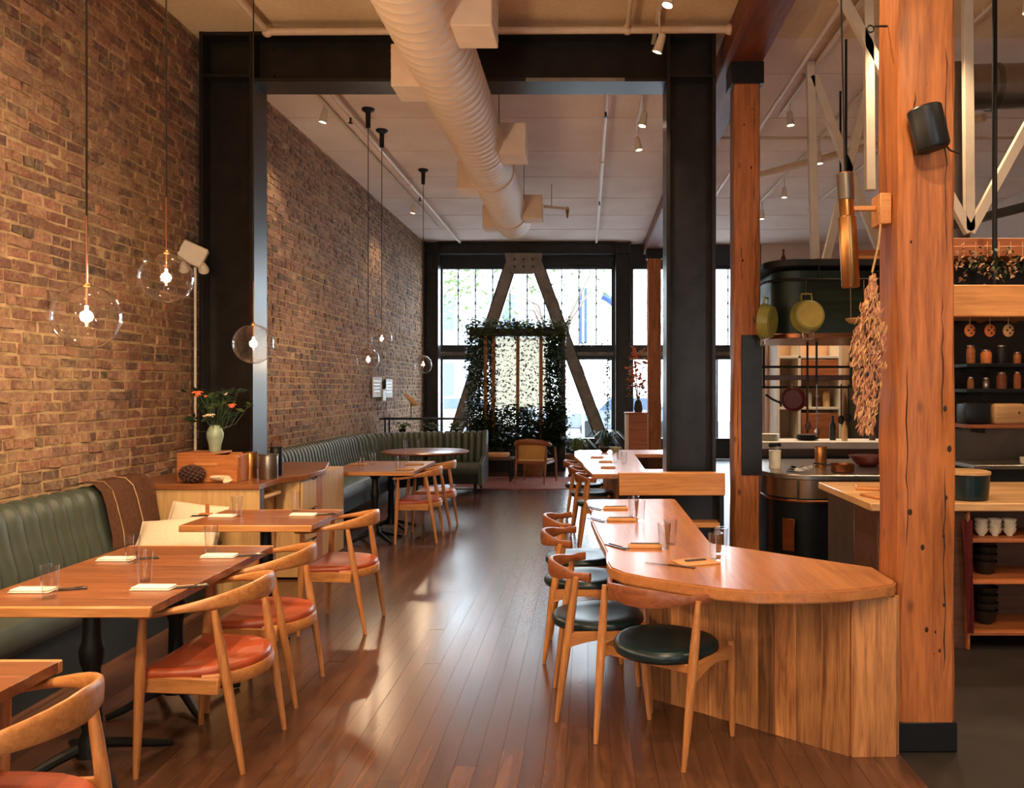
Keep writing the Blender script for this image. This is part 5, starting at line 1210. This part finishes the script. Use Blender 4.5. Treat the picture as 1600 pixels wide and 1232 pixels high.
# kitchen back partition with shelving
kw = struct(obj('wall_kitchen', box(B(), 2.65, XR, 12.2, 12.35, 0, 2.55), 'tan_wall', smooth=False))
sh = thing('wall_shelving', 'white shelf frame with red-brown cupboards on the kitchen back wall', 'shelving', (2.95, 11.9, 0))
for x in (-0.25, 0.05, 0.62): obj('upright', box(B(), x - 0.02, x + 0.02, -0.2, 0.28, 0, 2.3, 0.003), 'white_paint', sh)
for z in (0.85, 1.30, 1.72, 2.02): obj('shelf', box(B(), -0.23, 0.60, -0.2, 0.28, z, z + 0.035, 0.003), 'white_paint', sh)
for z, h in ((1.76, 0.24), (0.89, 0.36)): q = obj('cupboard_door', box(B(), 0.08, 0.59, -0.21, -0.19, z, z + h, 0.004), 'red_cedar', sh); obj('knob', sphere(B(), (0.15, -0.22, z + h/2), 0.012, 8, 6), 'brass', q)
for k in range(6):
    t = thing('storage_jar', f'{["first", "second", "third", "fourth", "fifth", "sixth"][k]} jar from the left on the white kitchen shelf', 'jar', (2.82 + 0.12*k, 11.86, 1.3355), 0, 'jars on the white kitchen shelf'); r = 0.035 + 0.008*(k % 3); h = 0.12 + 0.05*(k % 2); obj('jar_body', lathe(B(), [(r, 0), (r, h), (r*0.8, h + 0.02), (0.001, h + 0.02)], 14), ('cream_bowl', 'dark_walnut', 'bread')[k % 3], t); obj('lid', lathe(B(), [(r*0.85, h + 0.021), (r*0.85, h + 0.045), (0.001, h + 0.046)], 14), ('steel', 'fir_board')[k % 2], t)
fr = thing('steel_fridge', 'tall grey steel fridge at the back of the kitchen', 'fridge', (4.25, 11.75, 0)); obj('fridge_body', box(B(), -0.42, 0.42, -0.3, 0.40, 0.08, 2.12, 0.01), 'fridge_grey', fr)
for s in (-1, 1): q = obj('fridge_door', box(B(), s*0.21 - 0.205, s*0.21 + 0.205, -0.34, -0.305, 0.12, 2.08, 0.008), 'fridge_grey', fr); obj('door_handle', tube(B(), [(s*0.05, -0.37, 0.9), (s*0.05, -0.37, 1.4)], 0.012, 8), 'steel', q)
for x in (-0.36, 0.36): obj('foot', tube(B(), [(x, -0.25, 0), (x, -0.25, 0.085)], 0.025, 8), 'black_iron', fr)

# right part: dark cook line
ck = thing('cook_line', 'dark cook line with steel splashback at the right edge', 'cabinet', (4.55, 7.6, 0))
obj('base_body', box(B(), -1.0, 2.4, 0, 0.8, 0, 0.86), 'black_plastic', ck, smooth=False); obj('steel_worktop', box(B(), -1.02, 2.42, -0.03, 0.82, 0.8605, 0.90, 0.004), 'steel', ck); obj('splashback', box(B(), -1.0, 2.4, 0.60, 0.62, 0.901, 1.20), 'galvanised', ck, smooth=False); obj('back_panel', box(B(), -1.0, 2.4, 0.805, 0.84, 0.0, 2.9), 'black_tile', ck, smooth=False)
sh2 = []
for k, (z, m, n_) in enumerate(((1.22, 'red_cedar', 'lowest'), (1.56, 'black_iron', 'second'), (1.80, 'black_iron', 'third'))):
    t = thing('wall_shelf', f'{n_} shelf on the dark wall of the cook line', 'shelf', (4.9, 8.15, z)); obj('shelf_board', box(B(), -1.3, 1.5, -0.28, 0.24, 0, 0.035, 0.003), m, t)
    for x in (-1.1, 0.2, 1.3): obj('bracket', box(B(), x - 0.012, x + 0.012, -0.2, 0.24, -0.05, -0.001), 'black_iron', t)
bx = thing('bread_box', 'tan wooden bread box on the lowest cook line shelf', 'box', (4.02, 8.0, 1.2555)); obj('box_body', box(B(), -0.15, 0.15, -0.12, 0.12, 0, 0.20, 0.03, None, 3), 'maple_top', bx); obj('knob', sphere(B(), (0.08, -0.125, 0.12), 0.012, 8, 6), 'brass', bx)
bx = thing('toaster', 'black steel toaster beside the bread box', 'toaster', (3.72, 8.0, 1.2555)); obj('toaster_body', box(B(), -0.12, 0.12, -0.11, 0.11, 0.01, 0.20, 0.02, None, 2), 'black_plastic', bx); obj('slot', box(B(), -0.08, 0.08, -0.02, 0.02, 0.2002, 0.203), 'steel', bx); obj('foot', box(B(), -0.10, 0.10, -0.09, 0.09, 0, 0.0098), 'black_iron', bx)
rk_ = random.Random(31); mats_ = ['steel', 'red_cedar', 'dark_walnut', 'fir_board', 'galvanised', 'squash', 'black_bowl']
words = ['first', 'second', 'third', 'fourth', 'fifth', 'sixth', 'seventh', 'eighth', 'ninth']
for zi, (z, n_) in enumerate(((1.5955, 'second'), (1.8355, 'third'))):
    for k in range(8):
        x = 3.72 + 0.15*k; r = rk_.uniform(0.03, 0.06); h = rk_.uniform(0.09, 0.17); t = thing('jar', f'{words[k]} container from the left on the {n_} cook line shelf', 'jar', (x, 8.05, z), 0, 'containers on the cook line shelves')
        obj('jar_body', lathe(B(), [(r*0.9, 0), (r, 0.01), (r, h*0.8), (r*0.75, h*0.95), (r*0.75, h), (0.001, h)], 14), rk_.choice(mats_), t); obj('lid', lathe(B(), [(r*0.8, h + 0.001), (r*0.8, h + 0.014), (0.001, h + 0.015)], 12), 'steel', t)
for k, (x, n_) in enumerate(((3.98, 'left'), (4.13, 'right'))):
    t = thing('white_cup', f'{n_} white cup on the steel worktop of the cook line', 'cup', (x + 0.1, 7.75, 0.9005)); obj('cup_wall', lathe(B(), [(0.03, 0), (0.035, 0.01), (0.04, 0.06), (0.036, 0.06), (0.03, 0.012), (0.001, 0.012)], 16), 'cream_bowl', t); obj('ear', tube(B(), [(0.036, 0, 0.045), (0.06, 0, 0.04), (0.055, 0, 0.02), (0.034, 0, 0.015)], 0.004, 6), 'cream_bowl', t)
# overhead shelf with pale fascia beam
ov = thing('overhead_shelf', 'hanging kitchen shelf with a wide pale wooden fascia right of the big post', 'shelf', (3.05, 5.25, 2.05))
obj('fascia', box(B(), -0.95, 1.5, -0.03, 0.02, 0.0, 0.20, 0.006), 'fir_board', ov); obj('shelf_board', box(B(), -0.95, 1.5, 0.021, 0.55, 0.02, 0.05, 0.003), 'dark_walnut', ov); obj('back_board', box(B(), -0.95, 1.5, 0.53, 0.55, 0.051, 0.43, 0.003), 'black_iron', ov); obj('cap_board', box(B(), -0.95, 1.5, 0.30, 0.60, 0.431, 0.50, 0.004), 'red_cedar', ov); obj('upper_board', box(B(), -0.93, 1.4, 0.34, 0.60, 0.501, 0.56, 0.004), 'red_cedar', ov)
for x in (-0.35, 1.2): obj('hanger_rod', tube(B(), [(x, 0.25, 0.05), (x, 0.25, ZC - 2.05)], 0.016, 10), 'black_iron', ov)
for k in range(7):
    t = thing('hanging_herbs', f'{words[k]} dried herb bunch from the left hanging above the pale fascia', 'herbs', (2.42 + 0.075*k, 5.33, 2.42), 0, 'herb bunches over the fascia'); bm = B(); leaf_cloud(bm, (0, 0, -0.02), (0.03, 0.02, 0.05), 40, 0.02, rv, 0.8); o = obj('sprigs', bm, 'leaf_dark' if k % 2 else 'dried_herb', t, smooth=False); o['kind'] = 'stuff'; obj('tie', tube(B(), [(0, 0, 0.02), (0, 0, 0.12)], 0.003, 5), 'rope', t)
for k, (x, m) in enumerate(((2.49, 'squash'), (2.62, 'squash'), (2.74, 'bread'))):
    t = thing('hanging_gourd', f'{words[k]} orange dried fruit from the left hanging below the pale fascia', 'dried fruit', (x, 5.4, 1.975), 0, 'dried fruit below the fascia'); obj('fruit', sphere(B(), (0, 0, 0), 0.04, 12, 8, 0.9, 0.6, 1.05), m, t); obj('string', tube(B(), [(0, 0, 0.04), (0, 0, 0.095)], 0.002, 5), 'rope', t)
    for j in range(4): obj('seed_spot', sphere(B(), (0.018*cos(j*1.57), -0.022, 0.018*sin(j*1.57)), 0.008, 6, 5), 'dark_walnut', t)

# ================================================================== FITTINGS ON THE BIG POST
sk = thing('black_speaker', 'black cylindrical speaker tilted on the big orange post', 'speaker', (1.475, 3.585, 2.72), (0, radians(-13), 0))
obj('can', lathe(B(), [(0.001, -0.09), (0.066, -0.09), (0.072, -0.08), (0.072, 0.085), (0.066, 0.092), (0.001, 0.092)], 32), 'black_plastic', sk); obj('grille', lathe(B(), [(0.001, -0.0905), (0.06, -0.0905), (0.06, -0.094), (0.001, -0.095)], 24), 'black_iron', sk); obj('bracket', box(B(), -0.02, 0.02, 0.055, 0.0735, -0.05, 0.05, 0.003), 'black_iron', sk); obj('cable', tube(B(), [(0.05, 0, -0.08), (0.08, 0.02, -0.11), (0.13, 0.04, -0.13)], 0.004, 6), 'black_plastic', sk)
ek = thing('eye_bolt', 'black eye bolt high on the left side of the big post', 'hook', (1.372, 3.79, 3.25)); obj('shank', tube(B(), [(0, 0, 0), (-0.06, 0, 0)], 0.005, 6), 'black_iron', ek); obj('eye', tube(B(), [(-0.078 + 0.016*cos(a), 0, -0.012 + 0.016*sin(a)) for a in [k*pi/6 for k in range(12)]], 0.004, 6, 1, True), 'black_iron', ek)
wb2 = thing('lamp_bracket', 'wooden block bracket carrying the brass lamp on the big post', 'bracket', (1.372, 3.80, 2.41)); obj('block', box(B(), -0.05, 0.002, -0.06, 0.06, -0.07, 0.07, 0.004), 'fir_board', wb2); obj('arm', box(B(), -0.155, -0.051, -0.012, 0.012, 0.0, 0.022, 0.003), 'fir_board', wb2)
bl = thing('tube_lamp', 'long tilted brass tube lamp hanging left of the big post', 'lamp', (1.195, 3.80, 2.32), (0, radians(-3), 0))
obj('lower_tube', lathe(B(), [(0.036, -0.26), (0.040, -0.255), (0.040, 0.06), (0.034, 0.065), (0.034, -0.255)], 24), 'brass', bl); obj('upper_tube', lathe(B(), [(0.033, 0.05), (0.033, 0.26), (0.030, 0.265), (0.001, 0.265)], 24), 'brass', bl); obj('sleeve', lathe(B(), [(0.034, 0.14), (0.037, 0.142), (0.037, 0.258), (0.034, 0.26)], 24), 'galvanised', bl); obj('cord', tube(B(), [(0, 0, 0.26), (0.06, 0, 2.2)], 0.004, 6), 'black_plastic', bl)
hb = thing('dried_bundle', 'long bundle of dried flowers hanging from a rope beside the big post', 'dried flowers', (1.285, 3.74, 2.10))
obj('rope', tube(B(), [(0.055, 0.02, 0.34), (0.03, 0, 0.15), (0.0, 0, 0.02)], 0.005, 6), 'rope', hb); rh = random.Random(8)
bm = B(); bm2 = B()
for k in range(950):
    u = rh.random(); z = -0.70*u*(1 if rh.random() < 0.8 else 0.85); wid = 0.012 + 0.078*min(1, u*2.0)*(1 - 0.7*max(0, u - 0.45)/0.55); a = rh.uniform(0, 6.28); q = Vector((wid*cos(a)*rh.random()**0.5 - 0.03*u, wid*sin(a)*0.8, z)); d = Vector((rh.gauss(0, 0.35) - 0.2, rh.gauss(0, 0.3), -1)).normalized(); ln = rh.uniform(0.018, 0.05)
    b_ = bm if rh.random() < 0.6 else bm2; tube(b_, [q - d*ln*0.5, q, q + d*ln*0.5], [0.0015, rh.uniform(0.003, 0.006), 0.001], 4)
o = obj('seed_heads', bm, 'dried_pink', hb, smooth=False); o['kind'] = 'stuff'; o = obj('straw_stalks', bm2, 'straw', hb, smooth=False); o['kind'] = 'stuff'

# white ceiling trusses over the kitchen
def truss(label, y, members, r=0.03):
    t = thing('white_truss', label, 'truss', (0, y, 0), 0, 'white trusses over the kitchen')
    for (xa, za, xb, zb) in members: 
        d = Vector((xb - xa, 0, zb - za)); M = T(xa, 0, za) @ rot('Y', math.degrees(atan2(d.x, d.z))); bm = B(); box(bm, -r, r, -r*0.8, r*0.8, 0, d.length, 0.003, M); obj('strut', bm, 'white_paint', t)
truss('white truss struts hanging down to the hood shelf, farther pair', 8.25, [(2.27, 2.77, 2.22, 4.84), (2.25, 4.70, 2.95, 2.86), (2.85, 4.80, 2.36, 2.80)], 0.04)
truss('white truss strut close to the left of the big post', 6.3, [(2.15, 3.1, 2.13, 4.84)], 0.035)
truss('white V-shaped truss right of the big post', 6.3, [(2.90, 2.80, 2.88, 4.84), (2.90, 2.78, 1.80, 4.82), (2.90, 2.78, 4.02, 4.83)], 0.035)
obj_d = thing('exhaust_duct', 'brassy round exhaust duct high right behind the big post', 'duct', (3.6, 7.9, 4.45))
obj('horizontal_run', tube(B(), [(-0.1, 0, 0), (3.5, 0, 0.12)], 0.21, 28), 'steel', obj_d); obj('vertical_run', tube(B(), [(-0.12, 0, 0.2), (-0.12, 0, -1.6)], 0.15, 24), 'galvanised', obj_d)
for x in (0.25, 1.6): obj('collar', tube(B(), [(x - 0.02, 0, x*0.033), (x + 0.03, 0, x*0.033)], 0.222, 28), 'galvanised', obj_d)
dk = thing('timber_joist', 'dark sloping steel angle behind the white V truss', 'beam', (2.6, 6.9, 2.85)); obj('angle_leg', box(B(), 0, 1.9, -0.02, 0.02, -0.035, 0.035, 0.003, rot('Y', -14)), 'blackened_steel', dk); obj('angle_foot', box(B(), 0, 1.9, -0.02, 0.05, -0.04, -0.0355, 0.001, rot('Y', -14)), 'blackened_steel', dk)
for k, (x, y, za) in enumerate(((2.42, 7.75, 2.77), (2.78, 9.1, 2.9))):
    t = thing('hanger_rod', f'{["near", "far"][k]} thin black ceiling rod over the hood', 'rod', (x, y, za)); obj('rod', tube(B(), [(0, 0, 0), (0, 0, ZC - za)], 0.012, 8), 'black_iron', t); obj('coupler', tube(B(), [(0, 0, 0.9), (0, 0, 1.0)], 0.02, 8), 'black_iron', t)

# ================================================================== KITCHEN CLUTTER
def plate_stack(where, x, y, z, r, n, mat):
    for i in range(n):
        t = thing('plate', f'{words[i]} plate up of the stack {where}', 'plate', (x, y, z + i*0.012), 0, 'plates on the pass counter')
        obj('plate_disc', lathe(B(), [(r*0.55, 0), (r*0.6, 0.002), (r, 0.014), (r, 0.017), (r*0.58, 0.006), (0.001, 0.006)], 24), mat, t)
plate_stack('left on the white pass counter', 2.10, 9.55, 1.0005, 0.12, 6, 'cream_bowl')
plate_stack('mid way along the white pass counter', 2.55, 9.6, 1.0005, 0.13, 5, 'black_bowl')
def bottle(label, x, y, z, r, h, mat, cap='black_iron'):
    t = thing('bottle', label, 'bottle', (x, y, z)); obj('bottle_body', lathe(B(), [(r, 0), (r*1.02, 0.01), (r, h*0.6), (r*0.4, h*0.78), (r*0.35, h*0.95), (0.001, h*0.95)], 16), mat, t); obj('cap', lathe(B(), [(r*0.42, h*0.951), (r*0.42, h), (0.001, h + 0.001)], 12), cap, t)
bottle('tall dark bottle on the white pass counter beside the black plates', 2.85, 9.62, 1.0005, 0.035, 0.28, 'dark_green_enamel')
bottle('pale oil bottle on the white pass counter near the black rail', 2.95, 9.5, 1.0005, 0.032, 0.24, 'bread')
bottle('brown bottle on the white pass counter near the fridge', 3.30, 9.6, 1.0005, 0.035, 0.26, 'dark_walnut')
def open_pan(label, x, y, z, r, h, mat, ang):
    t = thing('saute_pan', label, 'pan', (x, y, z), ang); obj('pan_body', lathe(B(), [(r*0.86, 0), (r*0.9, 0.004), (r, h), (r*0.95, h), (r*0.85, 0.008), (0.001, 0.008)], 24), mat, t); obj('handle', tube(B(), [(-r*0.95, 0, h*0.8), (-r*1.5, 0, h), (-r*2.3, 0, h*1.1)], [0.009, 0.008, 0.011], 8), 'black_iron', t)
open_pan('black pan on the steel worktop of the cook line', 4.45, 7.95, 0.9005, 0.13, 0.06, 'black_iron', 0.4)
open_pan('copper pan farther right on the steel worktop of the cook line', 4.85, 7.9, 0.9005, 0.12, 0.08, 'copper_pipe', -0.3)
for k in range(4):
    x = 3.78 + 0.17*k; t = thing('hanging_skillet', f'{words[k]} dark skillet from the left hanging on the tiled wall of the cook line', 'pan', (x, 8.36, 2.32), 0, 'skillets on the tiled wall'); r = 0.075 - 0.008*(k % 2)
    bm = B(); lathe(bm, [(0.001, 0.0), (r*0.85, 0.0), (r, 0.03), (r*0.95, 0.03), (r*0.82, 0.006), (0.001, 0.006)], 20, (0, 0, 0), rot('X', 90)); obj('pan_body', bm, ('black_iron', 'copper_pipe')[k % 2], t)
    obj('handle', tube(B(), [(0, -0.01, r*0.95), (0, -0.005, r + 0.13)], [0.008, 0.010], 8), 'black_iron', t); obj('nail', tube(B(), [(0, 0.035, r + 0.12), (0, -0.02, r + 0.12)], 0.004, 6), 'steel', t)
for k in range(3):
    t = thing('loaf', f'{words[k]} round loaf from the left on the lowest cook line shelf', 'bread', (4.32 + 0.2*k, 8.0, 1.2555), 0.4*k, 'loaves on the cook line shelf'); obj('crust', sphere(B(), (0, 0, 0.05), 0.09, 16, 10, 1, 0.8, 0.55), 'bread', t)
    for j in range(3): obj('score', tube(B(), [(-0.04, -0.03 + 0.03*j, 0.094), (0.04, -0.025 + 0.03*j, 0.094)], 0.004, 5), 'cream_bowl', t)
for k in range(5):
    x = 2.80 + 0.08*k; t = thing('hanging_knife', f'{words[k]} knife from the left on the dark knife strip', 'knife', (x, 8.208, 1.66), 0, 'knives on the knife strip'); obj('blade', box(B(), -0.014, 0.014, -0.002, 0.002, 0.02, 0.16, 0.001), 'steel', t); obj('handle', box(B(), -0.010, 0.010, -0.007, 0.007, -0.08, 0.0195, 0.003), 'dark_walnut', t)
t = thing('kettle', 'steel kettle at the right of the cooking range', 'kettle', (3.05, 7.9, 0.8455)); obj('kettle_body', lathe(B(), [(0.09, 0), (0.10, 0.02), (0.095, 0.09), (0.05, 0.14), (0.001, 0.145)], 22), 'steel', t); obj('spout', tube(B(), [(-0.08, 0, 0.07), (-0.14, 0, 0.13)], [0.02, 0.01], 8), 'steel', t); obj('kettle_handle', tube(B(), [(-0.06, 0, 0.13), (-0.05, 0, 0.21), (0.05, 0, 0.21), (0.06, 0, 0.13)], 0.007, 8), 'black_iron', t)
